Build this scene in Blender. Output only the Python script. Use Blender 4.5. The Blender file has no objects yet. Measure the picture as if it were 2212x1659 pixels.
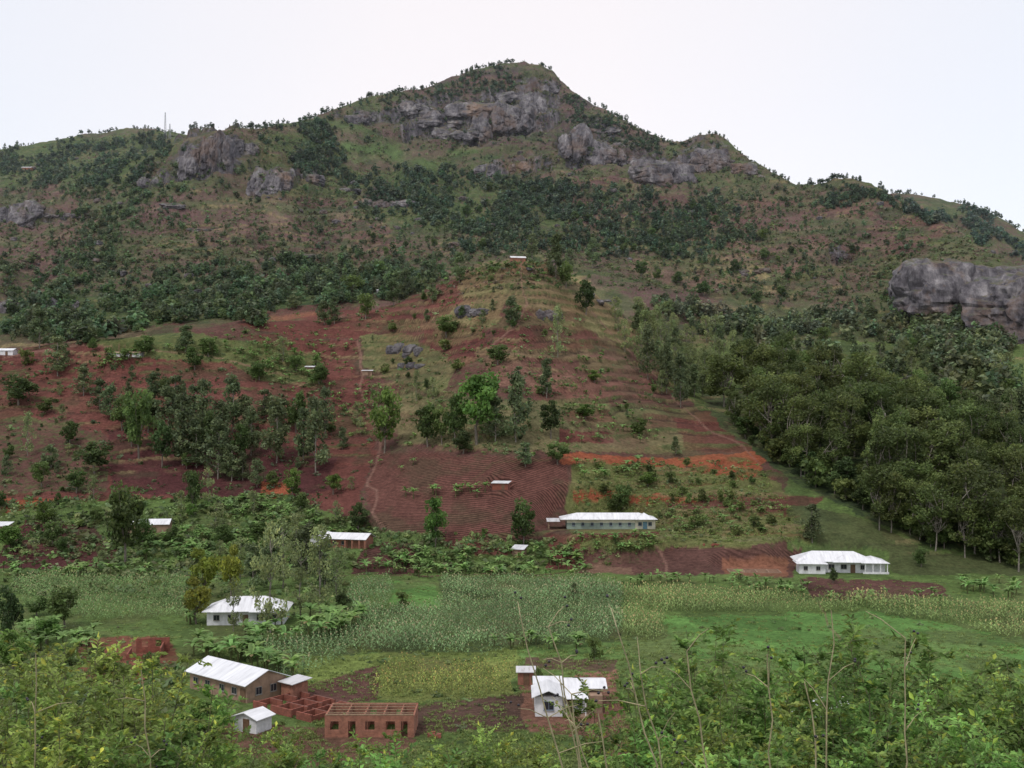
import bpy, math, random, bmesh
import numpy as np
rng=np.random.default_rng(7)
random.seed(7)
F=2372.;CX=1106.;HY=900.;CZ=44.
scene=bpy.context.scene
COLL=scene.collection
# ------------------------------------------------------------ noise
def _h(ix,iy,iz):
    n=(ix.astype(np.int64)*374761393+iy.astype(np.int64)*668265263+iz.astype(np.int64)*1440662683)&0xffffffff
    n=((n^(n>>13))*1274126177)&0xffffffff
    n=n^(n>>16)
    return (n&0xffffff)/float(0xffffff)
def vn(x,y,z=None,seed=0):
    x=np.asarray(x,float);y=np.asarray(y,float)
    ix=np.floor(x);iy=np.floor(y);fx=x-ix;fy=y-iy
    fx=fx*fx*(3-2*fx);fy=fy*fy*(3-2*fy)
    if z is None:
        s=np.full_like(ix,seed)
        return ((_h(ix,iy,s)*(1-fx)+_h(ix+1,iy,s)*fx)*(1-fy)+(_h(ix,iy+1,s)*(1-fx)+_h(ix+1,iy+1,s)*fx)*fy)
    z=np.asarray(z,float)+seed*17.3
    iz=np.floor(z);fz=z-iz;fz=fz*fz*(3-2*fz)
    def pl(k):
        return ((_h(ix,iy,iz+k)*(1-fx)+_h(ix+1,iy,iz+k)*fx)*(1-fy)+(_h(ix,iy+1,iz+k)*(1-fx)+_h(ix+1,iy+1,iz+k)*fx)*fy)
    return pl(0)*(1-fz)+pl(1)*fz
def fbm(x,y,z=None,oct=4,seed=0,g=.5):
    a=1.;t=0.;s=0.;f=1.
    for o in range(oct):
        t=t+a*vn(x*f,y*f,None if z is None else z*f,seed+o);s+=a;a*=g;f*=2.03
    return t/s
def sst(a,b,x):
    t=np.clip((x-a)/(b-a),0,1);return t*t*(3-2*t)
# ------------------------------------------------------------ mesh helpers
def build_mesh(name,V,faces,mats=(),midx=None,col=None,smooth=False):
    me=bpy.data.meshes.new(name)
    V=np.ascontiguousarray(V,dtype=np.float32)
    me.vertices.add(len(V));me.vertices.foreach_set('co',V.ravel())
    if not isinstance(faces,list): faces=[faces]
    faces=[np.asarray(f,dtype=np.int32) for f in faces if len(f)]
    loops=np.concatenate([f.ravel() for f in faces])
    tot=np.concatenate([np.full(len(f),f.shape[1],dtype=np.int32) for f in faces])
    st=np.concatenate([[0],np.cumsum(tot)[:-1]]).astype(np.int32)
    me.loops.add(len(loops));me.loops.foreach_set('vertex_index',loops)
    me.polygons.add(len(tot));me.polygons.foreach_set('loop_start',st)
    for m in mats: me.materials.append(m)
    if midx is not None: me.polygons.foreach_set('material_index',np.asarray(midx,dtype=np.int32))
    me.polygons.foreach_set('use_smooth',np.full(len(tot),smooth,dtype=bool))
    if col is not None:
        c=np.ones((len(V),4),dtype=np.float32);c[:,:3]=col
        at=me.color_attributes.new('Col','FLOAT_COLOR','POINT');at.data.foreach_set('color',c.ravel())
    me.update(calc_edges=True)
    return me
def add_obj(name,me,parent=None,**kw):
    o=bpy.data.objects.new(name,me);COLL.objects.link(o)
    if parent is not None:o.parent=parent
    for k,v in kw.items(): o[k]=v
    return o
def tube(P,R,n=6):
    P=np.asarray(P,float);R=np.asarray(R,float);k=len(P)
    t=np.gradient(P,axis=0);t/=np.linalg.norm(t,axis=1)[:,None]+1e-9
    ref=np.where(np.abs(t[:,2:3])>.9,np.array([[1.,0,0]]),np.array([[0,0,1.]]))
    a=np.cross(t,ref);a/=np.linalg.norm(a,axis=1)[:,None]+1e-9;b=np.cross(t,a)
    th=np.arange(n)*2*math.pi/n
    V=P[:,None,:]+R[:,None,None]*(np.cos(th)[None,:,None]*a[:,None,:]+np.sin(th)[None,:,None]*b[:,None,:])
    i=np.arange(k-1)[:,None]*n;j=np.arange(n)[None,:];j2=(j+1)%n
    Fq=np.stack([i+j,i+j2,i+n+j2,i+n+j],-1).reshape(-1,4)
    return V.reshape(-1,3),Fq
def merge(parts):
    Vs=[];Fs=[];o=0
    for V,f in parts:
        Vs.append(V);Fs.append(np.asarray(f)+o);o+=len(V)
    return np.concatenate(Vs),np.concatenate(Fs)
def cards(C,size,r,asp=.6,flat=0.):
    n=len(C);a=r.normal(size=(n,3));a[:,2]*=(1-flat);a/=np.linalg.norm(a,axis=1)[:,None]
    b=r.normal(size=(n,3));b-=a*(a*b).sum(1)[:,None];b/=np.linalg.norm(b,axis=1)[:,None]
    s=(size*r.uniform(.6,1.35,n))[:,None]
    V=np.stack([C-a*s,C-b*s*asp*r.uniform(.6,1.2,(n,1)),C+a*s,C+b*s*asp*r.uniform(.6,1.2,(n,1))],1)
    return V.reshape(-1,3),np.arange(n*4).reshape(-1,4)
def scatter_merge(protos,which,pos,scale,yaw,tint):
    Vs=[];Fs=[];Cs=[];o=0
    for k,(V,f,c) in enumerate(protos):
        m=np.where(which==k)[0]
        if len(m)==0: continue
        cy=np.cos(yaw[m])[:,None];sy=np.sin(yaw[m])[:,None];s=scale[m]
        if s.ndim==1:s=np.stack([s,s,s],1)
        X=V[None,:,0]*s[:,0:1];Y=V[None,:,1]*s[:,1:2];Zz=V[None,:,2]*s[:,2:3]
        W=np.stack([X*cy-Y*sy,X*sy+Y*cy,Zz],-1)+pos[m][:,None,:]
        Vs.append(W.reshape(-1,3).astype(np.float32))
        Fs.append((f[None]+(np.arange(len(m))*len(V))[:,None,None]).reshape(-1,f.shape[1])+o);o+=len(m)*len(V)
        Cs.append((c[None]*tint[m][:,None,:]).reshape(-1,3).astype(np.float32))
    return np.concatenate(Vs),np.concatenate(Fs),np.concatenate(Cs)
# ------------------------------------------------------------ materials
def newmat(name):
    m=bpy.data.materials.new(name);m.use_nodes=True;nt=m.node_tree
    return m,nt,nt.nodes['Principled BSDF'],nt.nodes,nt.links
def noise_node(N,L,scale,detail=4,rough=.6,coord=None):
    n=N.new('ShaderNodeTexNoise');n.inputs['Scale'].default_value=scale;n.inputs['Detail'].default_value=detail;n.inputs['Roughness'].default_value=rough
    if coord: L.new(coord,n.inputs['Vector'])
    return n
def ramp(N,L,src,stops):
    r=N.new('ShaderNodeValToRGB')
    while len(r.color_ramp.elements)<len(stops): r.color_ramp.elements.new(.5)
    for e,(p,c) in zip(r.color_ramp.elements,stops):
        e.position=p;e.color=(c[0],c[1],c[2],1) if not np.isscalar(c) else (c,c,c,1)
    L.new(src,r.inputs[0]);return r
def mix(N,L,a,b,fac,mode='MIX'):
    m=N.new('ShaderNodeMix');m.data_type='RGBA';m.blend_type=mode
    for sock,v in ((m.inputs[0],fac),(m.inputs[6],a),(m.inputs[7],b)):
        if isinstance(v,bpy.types.NodeSocket): L.new(v,sock)
        elif isinstance(v,(int,float)): sock.default_value=v if sock==m.inputs[0] else (v,v,v,1)
        else: sock.default_value=(v[0],v[1],v[2],1)
    return m.outputs[2]
def leaf_mat(name,vary=.25,trans=.3):
    m,nt,B,N,L=newmat(name)
    at=N.new('ShaderNodeVertexColor');at.layer_name='Col'
    oi=N.new('ShaderNodeObjectInfo')
    mr=N.new('ShaderNodeMapRange');mr.inputs[3].default_value=1-vary;mr.inputs[4].default_value=1+vary;L.new(oi.outputs['Random'],mr.inputs[0])
    hs=N.new('ShaderNodeHueSaturation');L.new(at.outputs[0],hs.inputs['Color']);L.new(mr.outputs[0],hs.inputs['Value'])
    mr2=N.new('ShaderNodeMapRange');mr2.inputs[3].default_value=.48;mr2.inputs[4].default_value=.515
    w=N.new('ShaderNodeMath');w.operation='FRACT';mm=N.new('ShaderNodeMath');mm.operation='MULTIPLY';mm.inputs[1].default_value=7.77
    L.new(oi.outputs['Random'],mm.inputs[0]);L.new(mm.outputs[0],w.inputs[0]);L.new(w.outputs[0],mr2.inputs[0]);L.new(mr2.outputs[0],hs.inputs['Hue'])
    L.new(hs.outputs[0],B.inputs['Base Color']);B.inputs['Roughness'].default_value=.6;B.inputs['Specular IOR Level'].default_value=.3
    tr=N.new('ShaderNodeBsdfTranslucent');L.new(hs.outputs[0],tr.inputs[0])
    ms=N.new('ShaderNodeMixShader');ms.inputs[0].default_value=trans
    L.new(B.outputs[0],ms.inputs[1]);L.new(tr.outputs[0],ms.inputs[2]);L.new(ms.outputs[0],N['Material Output'].inputs[0])
    return m
def flat_mat(name,col,rough=.8,var=.25,scale=1.5,bump=.0,metal=0.,col2=None):
    m,nt,B,N,L=newmat(name)
    tc=N.new('ShaderNodeTexCoord');n=noise_node(N,L,scale,6,.65,tc.outputs['Object'])
    c2=col2 or tuple(c*(1-var*1.6) for c in col)
    r=ramp(N,L,n.outputs[0],[(.3,c2),(.6,col)])
    L.new(r.outputs[0],B.inputs['Base Color']);B.inputs['Roughness'].default_value=rough;B.inputs['Metallic'].default_value=metal
    if bump:
        b=N.new('ShaderNodeBump');b.inputs['Strength'].default_value=bump;L.new(n.outputs[0],b.inputs['Height']);L.new(b.outputs[0],B.inputs['Normal'])
    return m
def brick_mat(name,c1,c2,mortar):
    m,nt,B,N,L=newmat(name)
    tc=N.new('ShaderNodeTexCoord');sx=N.new('ShaderNodeSeparateXYZ');L.new(tc.outputs['Object'],sx.inputs[0])
    ad=N.new('ShaderNodeMath');L.new(sx.outputs[0],ad.inputs[0]);L.new(sx.outputs[1],ad.inputs[1])
    cb=N.new('ShaderNodeCombineXYZ');L.new(ad.outputs[0],cb.inputs[0]);L.new(sx.outputs[2],cb.inputs[1])
    b=N.new('ShaderNodeTexBrick');L.new(cb.outputs[0],b.inputs['Vector']);b.inputs['Scale'].default_value=1.
    b.inputs['Brick Width'].default_value=.3;b.inputs['Row Height'].default_value=.16;b.inputs['Mortar Size'].default_value=.02
    b.inputs['Color1'].default_value=(*c1,1);b.inputs['Color2'].default_value=(*c2,1);b.inputs['Mortar'].default_value=(*mortar,1)
    n=noise_node(N,L,1.2,6,.7,tc.outputs['Object']);r=ramp(N,L,n.outputs[0],[(.3,.55),(.65,1.15)])
    L.new(mix(N,L,b.outputs[0],r.outputs[0],1.,'MULTIPLY'),B.inputs['Base Color']);B.inputs['Roughness'].default_value=.9
    return m
def roof_mat(name,col,rust):
    m,nt,B,N,L=newmat(name)
    tc=N.new('ShaderNodeTexCoord')
    mp=N.new('ShaderNodeMapping');mp.inputs['Scale'].default_value=(1.,.15,.15);L.new(tc.outputs['Object'],mp.inputs[0])
    n=noise_node(N,L,1.3,5,.7,mp.outputs[0]);r=ramp(N,L,n.outputs[0],[(.28,rust),(.45,tuple(c*.85 for c in col)),(.65,col)])
    L.new(r.outputs[0],B.inputs['Base Color'])
    w=N.new('ShaderNodeTexWave');w.inputs['Scale'].default_value=1.6;L.new(tc.outputs['Object'],w.inputs[0])
    b=N.new('ShaderNodeBump');b.inputs['Strength'].default_value=.25;b.inputs['Distance'].default_value=.03;L.new(w.outputs[1],b.inputs['Height']);L.new(b.outputs[0],B.inputs['Normal'])
    B.inputs['Metallic'].default_value=.15;B.inputs['Roughness'].default_value=.45
    return m
M_LEAF=leaf_mat('leaf',.3,.38);M_STUFF=leaf_mat('leaf_mass',0.,.35)
M_BARK=flat_mat('bark',(.19,.16,.13),.9,.4,3.,.3)
M_PALEBARK=flat_mat('pale_bark',(.26,.23,.19),.85,.45,2.,.2)
M_ROOF=roof_mat('roof_sheet',(.80,.81,.84),(.50,.50,.53))
M_ROOF_OLD=roof_mat('roof_sheet_weathered',(.66,.66,.68),(.34,.30,.28))
M_WHITE=flat_mat('white_plaster',(.72,.72,.73),.8,.22,.8)
M_CREAM=flat_mat('cream_plaster',(.60,.57,.44),.85,.15,.8)
M_GREENW=flat_mat('green_plaster',(.25,.31,.26),.85,.2,.8)
M_TAN=flat_mat('tan_plaster',(.32,.21,.145),.9,.25,.8)
M_BRICK=brick_mat('brick',(.38,.15,.09),(.30,.105,.065),(.26,.16,.12))
M_BRICKD=brick_mat('brick_red',(.30,.085,.055),(.22,.065,.04),(.18,.08,.06))
M_PANE=flat_mat('window_pane',(.03,.035,.045),.15,.3,1.)
M_FRAME=flat_mat('window_frame',(.26,.24,.22),.6,.1,1.)
M_FRAMEB=flat_mat('window_frame_blue',(.20,.24,.30),.6,.1,1.)
M_DOOR=flat_mat('door_wood',(.16,.09,.05),.7,.3,2.)
M_DOORB=flat_mat('door_blue',(.12,.24,.30),.6,.2,2.)
M_STEEL=flat_mat('steel',(.35,.35,.37),.5,.1,1.,0,.5)
M_TIMBER=flat_mat('timber',(.33,.22,.14),.8,.3,3.)
M_DRY=flat_mat('dry_stem',(.42,.36,.21),.8,.3,12.)
M_TWIG=flat_mat('twig',(.13,.12,.06),.85,.3,12.)
M_BERRY=flat_mat('berry',(.02,.015,.025),.4,.2,20.)
def rock_colour(N,L,P,Nrm,vegt=(.76,.92)):
    mp=N.new('ShaderNodeMapping');mp.inputs['Scale'].default_value=(1,1,.35);L.new(P,mp.inputs[0])
    n=noise_node(N,L,.13,10,.74,mp.outputs[0])
    r=ramp(N,L,n.outputs[0],[(.36,(.024,.022,.027)),(.46,(.072,.065,.075)),(.55,(.14,.13,.14)),(.68,(.30,.28,.285))])
    n2=noise_node(N,L,.03,7,.72,P);r2=ramp(N,L,n2.outputs[0],[(.50,0.),(.61,.75)])
    c=mix(N,L,r.outputs[0],(.115,.075,.058),r2.outputs[0])
    n5=noise_node(N,L,.022,5,.6,P);r5=ramp(N,L,n5.outputs[0],[(.60,0.),(.70,.6)])
    c=mix(N,L,c,(.27,.16,.09),r5.outputs[0])
    sx=N.new('ShaderNodeSeparateXYZ');L.new(Nrm,sx.inputs[0])
    n3=noise_node(N,L,.15,8,.78,P)
    ad=N.new('ShaderNodeMath');ad.operation='MULTIPLY_ADD';ad.inputs[1].default_value=.5;L.new(sx.outputs[2],ad.inputs[0]);L.new(n3.outputs[0],ad.inputs[2])
    r3=ramp(N,L,ad.outputs[0],[(vegt[0],0.),(vegt[1],.9)])
    n4=noise_node(N,L,.1,4,.6,P);vg=ramp(N,L,n4.outputs[0],[(.4,(.055,.075,.032)),(.6,(.11,.085,.05))])
    return mix(N,L,c,vg.outputs[0],r3.outputs[0]),n.outputs[0]
def rock_mat():
    m,nt,B,N,L=newmat('rock')
    g=N.new('ShaderNodeNewGeometry')
    c,h=rock_colour(N,L,g.outputs['Position'],g.outputs['Normal'],(.84,1.))
    L.new(c,B.inputs['Base Color']);B.inputs['Roughness'].default_value=.9
    b=N.new('ShaderNodeBump');b.inputs['Strength'].default_value=.9;b.inputs['Distance'].default_value=1.8;L.new(h,b.inputs['Height']);L.new(b.outputs[0],B.inputs['Normal'])
    return m
M_ROCK=rock_mat()
# ------------------------------------------------------------ terrain height
def PL(pts):
    a=np.array(pts,float);return a[:,0],a[:,1],a[:,2]
LINES=[
 PL([(-700,1235,300),(0,1235,300),(500,1240,298),(1100,1245,300),(1500,1245,296),(1800,1248,292),(2212,1250,296),(2900,1250,296)]),
 PL([(-700,1120,342),(0,1120,342),(500,1120,345),(800,1130,335),(1000,1130,330),(1320,1138,331),(1600,1145,325),(1850,1150,325),(2212,1165,330),(2900,1165,330)]),
 PL([(-700,960,400),(0,960,400),(500,960,405),(800,965,402),(960,965,378),(1060,965,370),(1200,972,375),(1450,985,392),(1700,1010,385),(2212,1030,380),(2900,1030,380)]),
 PL([(-700,835,450),(0,835,450),(350,830,445),(520,800,455),(700,790,470),(860,785,465),(1000,770,438),(1120,762,430),(1240,775,440),(1380,800,480),(1450,880,450),(1700,930,440),(2212,950,430),(2900,950,430)]),
 PL([(-700,760,470),(0,760,485),(200,735,480),(350,725,480),(520,692,500),(700,690,520),(850,655,525),(1000,590,522),(1060,568,520),(1120,563,520),(1180,566,522),(1230,600,535),(1340,672,545),(1450,780,530),(1520,845,515),(1700,855,510),(1850,860,500),(2212,880,500),(2900,880,500)]),
 PL([(-700,775,540),(0,775,550),(520,716,570),(850,700,600),(1000,665,610),(1120,630,610),(1230,665,620),(1340,690,620),(1500,765,600),(1850,790,590),(2212,790,570),(2900,790,570)]),
 PL([(-700,690,650),(0,690,650),(520,660,655),(850,615,690),(1120,560,720),(1340,610,720),(1500,665,700),(1850,690,680),(2000,710,650),(2212,720,620),(2900,720,620)]),
 PL([(-700,520,850),(0,520,850),(300,490,820),(520,480,800),(700,500,820),(850,475,860),(1120,470,860),(1340,480,850),(1500,515,810),(1850,560,780),(2000,590,720),(2100,600,690),(2212,620,670),(2900,700,640)]),
 PL([(-700,430,1000),(0,425,1000),(200,400,970),(300,385,930),(400,360,895),(470,350,885),(600,370,910),(700,395,950),(850,350,1000),(1000,300,1030),(1120,290,1030),(1200,290,1020),(1340,340,990),(1450,375,960),(1600,410,920),(1720,445,885),(1850,445,860),(2000,500,800),(2100,545,740),(2212,595,700),(2900,720,660)]),
 PL([(-700,400,1060),(0,388,1060),(200,365,1030),(330,335,980),(400,305,930),(440,294,920),(500,280,930),(560,280,960),(600,272,1000),(650,264,1020),(700,248,1040),(740,232,1050),(800,212,1070),(850,200,1080),(900,192,1090),(950,176,1100),(1000,160,1110),(1050,147,1120),(1085,140,1120),(1130,138,1120),(1170,144,1120),(1195,156,1115),(1212,178,1110),(1250,208,1090),(1300,236,1075),(1350,264,1060),(1400,292,1040),(1440,306,1020),(1480,305,1010),(1510,294,1000),(1545,292,1000),(1575,308,990),(1620,348,970),(1680,380,945),(1720,397,930),(1760,394,920),(1800,386,910),(1850,390,900),(1900,410,890),(1950,440,870),(2000,465,850),(2050,492,820),(2100,518,790),(2150,548,760),(2212,582,735),(2400,680,690),(2900,740,680)]),
 PL([(-700,410,1130),(0,390,1130),(330,350,1130),(420,345,1100),(600,345,1150),(900,280,1240),(1120,250,1270),(1300,330,1230),(1600,430,1120),(1850,470,1030),(2000,520,960),(2212,640,860),(2900,760,800)]),
 PL([(-700,360,1330),(0,333,1330),(100,316,1330),(180,296,1330),(260,288,1330),(340,289,1330),(380,300,1330),(450,320,1330),(600,380,1330),(1120,360,1420),(1600,500,1330),(1850,440,1280),(1930,426,1270),(2000,436,1250),(2060,448,1240),(2110,460,1220),(2160,482,1200),(2212,506,1180),(2400,590,1150),(2900,700,1150)]),
 PL([(-700,560,1800),(0,560,1800),(2212,620,1800),(2900,650,1800)]),
]
NEAR=[(-40,52.),(-12,45.5),(0,42.4),(6,40.0),(20,35.2),(60,21.0),(112,3.6),(138,.3),(215,0.)]
def base_z(u,Y):
    sh=u.shape;u=np.clip(u.ravel(),-700,2900);Y=Y.ravel()
    Ks=[np.full(u.shape,k[0],np.float64) for k in NEAR];Zs=[np.full(u.shape,k[1],np.float64) for k in NEAR]
    for a,p,y in LINES:
        yy=np.interp(u,a,y);pp=np.interp(u,a,p);Ks.append(yy);Zs.append(CZ+(HY-pp)/F*yy)
    Ks.append(np.full(u.shape,3200.));Zs.append(np.full(u.shape,60.))
    K=np.array(Ks);Z=np.array(Zs);n=len(K)
    h=np.diff(K,axis=0);d=np.diff(Z,axis=0)/h
    m=np.zeros_like(Z);m[0]=d[0];m[-1]=d[-1]
    pr=d[:-1]*d[1:];hm=np.where(pr>0,2*pr/(d[:-1]+d[1:]+np.where(pr>0,0,1e9)),0);m[1:-1]=hm
    out=np.zeros_like(u)
    for i in range(n-1):
        s=(Y>=K[i])&(Y<=K[i+1])
        if not s.any(): continue
        t=(Y[s]-K[i][s])/h[i][s];H=h[i][s]
        out[s]=(2*t**3-3*t**2+1)*Z[i][s]+(t**3-2*t**2+t)*H*m[i][s]+(-2*t**3+3*t**2)*Z[i+1][s]+(t**3-t**2)*H*m[i+1][s]
    return out.reshape(sh)
def inpoly(px,py,poly):
    poly=np.array(poly,float);r=np.zeros(px.shape,bool);n=len(poly);j=n-1
    for i in range(n):
        xi,yi=poly[i];xj,yj=poly[j]
        if yi!=yj: r^=((yi>py)!=(yj>py))&(px<(xj-xi)*(py-yi)/(yj-yi)+xi)
        j=i
    return r
def blur(A,k=3,it=2):
    for _ in range(it):
        for ax in(0,1):
            B=A.copy()
            for s in range(1,k+1): B+=np.roll(A,s,ax)+np.roll(A,-s,ax)
            A=B/(2*k+1)
    return A
S=np.concatenate([np.arange(-.66,-.49,.006),np.arange(-.49,.49,.0012),np.arange(.49,.665,.006)])
YR=np.concatenate([np.arange(-30,130,3.),np.arange(130,300,1.1),np.arange(300,620,.9),np.arange(620,1360,2.),np.arange(1360,3150,40.)])
OFF=45.
SS,YY=np.meshgrid(S,YR);XX=SS*(YY+OFF)
UU=np.where(YY>40,CX+F*XX/np.maximum(YY,40),CX)
ZB=base_z(UU,YY)
PY0=np.where(YY>40,HY-(ZB-CZ)*F/np.maximum(YY,40),2500)
amp=np.interp(YY,[0,140,290,340,600,700,1000,1400],[.6,.25,.3,1.4,3.6,9.,18.,13.])
N1=fbm(XX/42.,YY/42.,oct=6,seed=3,g=.55)-.5
N2=fbm(XX/110.,YY/110.,oct=3,seed=9)-.5
rid=1-np.abs(2*fbm(XX/55.,YY/120.,oct=4,seed=21)-1)
ysk=np.interp(UU,LINES[9][0],LINES[9][2]);yf=np.interp(UU,LINES[11][0],LINES[11][2])
crest=np.clip(np.minimum(np.abs(YY-ysk),np.abs(YY-yf))/110.,.22,1.)
ZB=ZB+amp*(N1*1.1)*crest+amp*.5*N2*crest+np.where(YY>620,(rid-.75)*amp*1.5,0)*crest*sst(620,700,YY)
ZB+=sst(640,760,YY)*5.*(fbm(XX/12.,YY/12.,oct=5,seed=23,g=.6)-.5)
RK=np.zeros(XX.shape)
for poly,v in [([(835,255),(880,208),(960,195),(1040,205),(1110,175),(1150,160),(1195,172),(1215,205),(1200,265),(1120,305),(1000,325),(880,300)],1.),
 ([(1200,270),(1300,260),(1420,320),(1400,362),(1300,358),(1210,335)],1.),([(1370,350),(1430,335),(1490,330),(1510,400),(1380,412)],.95),([(1480,308),(1520,298),(1570,308),(1590,360),(1500,370)],.95),
 ([(380,310),(430,296),(500,288),(560,302),(560,320),(500,372),(385,395)],1.),([(530,362),(600,350),(690,360),(690,405),(560,425)],.85),([(-40,415),(70,430),(75,485),(-40,490)],.95),
 ([(1930,620),(1980,580),(2110,572),(2300,590),(2300,740),(2160,730),(2050,690),(1950,672)],1.),([(700,245),(860,215),(830,270),(720,270)],.75),([(1050,340),(1200,340),(1200,380),(1050,388)],.75),([(740,410),(880,430),(870,462),(760,450)],.75),([(600,540),(700,535),(690,565),(600,570)],.6),([(280,370),(380,340),(380,400),(290,410)],.75),([(1780,530),(1850,530),(1850,565),(1780,565)],.7),([(90,450),(210,460),(200,490),(90,480)],.6),([(100,640),(160,640),(160,680),(100,680)],.7),([(1590,330),(1640,350),(1660,390),(1600,390)],.6)]:
    m=inpoly(UU+22*(fbm(XX/30.,YY/30.,oct=4,seed=31)-.5)*2,PY0+16*(fbm(XX/25.,YY/25.,oct=4,seed=32)-.5)*2,poly)&(YY>560)&(YY<1200);RK[m]=v
RKs=blur(RK,3,2)
ck=np.clip(np.abs(YY-ysk)/55.,.15,1.)*np.where(UU>1900,.6,1.)
ph=(ZB-.22*XX)/27.+2.2*fbm(XX/80.,YY/80.,oct=4,seed=44);f2=ph-np.floor(ph)
ZB=ZB+RKs*21.*ck*(sst(.45,.60,f2)-f2)
ph=(ZB+.1*XX)/9.+2.*fbm(XX/25.,YY/25.,oct=4,seed=45);f3=ph-np.floor(ph)
ZB=ZB+RKs*6.5*ck*(sst(.5,.68,f3)-f3)+RKs*6.*ck*(fbm(XX/7.,YY/16.,oct=4,seed=46)-.5)*2
terr=sst(300,330,YY)*(1-sst(930,1010,YY))
spur=blur(inpoly(UU,PY0,[(830,690),(1000,580),(1240,570),(1350,680),(1500,880),(1500,980),(840,975)]).astype(float)*(YY<600)*(YY>330),4,2)
plt_=blur(inpoly(UU,PY0,[(1230,985),(1650,985),(1760,1160),(1440,1185),(1230,1100)]).astype(float)*(YY<420),3,2)
spc=np.interp(YY,[560,720],[4.3,6.5])
tph=ZB/spc+(2.8-.3*spur)*(fbm(XX/55.,YY/55.,oct=5,seed=40,g=.55))
fr=tph-np.floor(tph)
tg=np.maximum(sst(.33,.5,fbm(XX/70.,YY/70.,oct=3,seed=55)),spur*sst(.36,.52,fbm(XX/24.,YY/24.,oct=4,seed=57)))
TAMP=terr*np.maximum(tg,plt_)*(1-np.clip(RKs*1.5,0,1))
ZB=ZB+TAMP*(.27+.13*spur+.15*plt_)*spc*(sst(.76,1.,fr)-fr)
def zat(x,Y,Z=None):
    Z=ZB if Z is None else Z
    x=np.asarray(x,float);Y=np.asarray(Y,float)
    s=x/(Y+OFF)
    i=np.clip(np.searchsorted(S,s)-1,0,len(S)-2);j=np.clip(np.searchsorted(YR,Y)-1,0,len(YR)-2)
    fs=np.clip((s-S[i])/(S[i+1]-S[i]),0,1);fy=np.clip((Y-YR[j])/(YR[j+1]-YR[j]),0,1)
    return (Z[j,i]*(1-fs)+Z[j,i+1]*fs)*(1-fy)+(Z[j+1,i]*(1-fs)+Z[j+1,i+1]*fs)*fy
PROWS=YR[(YR>135)&(YR<1360)]
def pick(us,pys):
    us=np.atleast_1d(np.asarray(us,float));pys=np.atleast_1d(np.asarray(pys,float));out=[]
    for a in range(0,len(us),1500):
        u=us[a:a+1500,None];p=pys[a:a+1500,None];Yg=PROWS[None,:]
        x=(u-CX)/F*Yg;zt=zat(x,np.broadcast_to(Yg,x.shape));zr=CZ+(HY-p)/F*Yg
        hit=zt>=zr;ok=hit.any(1);k=hit.argmax(1);k=np.maximum(k,1);r=np.arange(len(k))
        d0=(zt-zr)[r,k-1];d1=(zt-zr)[r,k];t=np.clip(-d0/(d1-d0+1e-9),0,1)
        Y=PROWS[k-1]+(PROWS[k]-PROWS[k-1])*t;xx=(u[:,0]-CX)/F*Y
        out.append(np.stack([xx,Y,zat(xx,Y),ok.astype(float)],1))
    return np.concatenate(out)
SITES={'school':(1318,1143,9,17),'villa':(1820,1240,12,15),'cottage':(1215,1548,9,9),'hall':(470,1503,9,10),'shed':(530,1582,4,4),
'brickshell':(798,1593,6.6,8),'foundation':(608,1545,9,9),'grovehouse':(530,1350,10,11),'lhouse':(722,1185,10,11),'fieldhut':(1080,1058,3.5,4),
'farmhouse':(312,1152,7,9),'ruin':(285,1425,8,10),'annex':(1118,1200,3,3.5),'spurhut':(1120,568,4,5),'tinhut':(793,811,3,3.5),'longhut':(268,772,4,7),'edgehut':(5,768,5,6),'slab':(1632,1238,8,9),
'farhut':(56,368,5,5),'glasshut':(822,634,4,4),'latrine':(1137,1480,3,3.5),'hiddenhut':(1790,1565,7,7),'hut2':(668,802,3,3.5),'edgehut2':(0,1152,4,4)}
SITE={}
for k,(u,p,D,R) in SITES.items():
    q=pick(u,p)[0];SITE[k]=(q[0],q[1],q[2],D,R)
for k,(x,y,z,D,R) in SITE.items():
    d=np.hypot(XX-x,YY-(y+D/2));w=1-sst(R,R*1.5,d);ZB=ZB*(1-w)+z*w
def clear(P,f=.95):
    ok=np.ones(len(P),bool)
    for k,(x,y,z,D,R) in SITE.items(): ok&=np.hypot(P[:,0]-x,P[:,1]-(y+D/2))>R*f
    return ok
PY=np.where(YY>40,HY-(ZB-CZ)*F/np.maximum(YY,40),2500)
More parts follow.
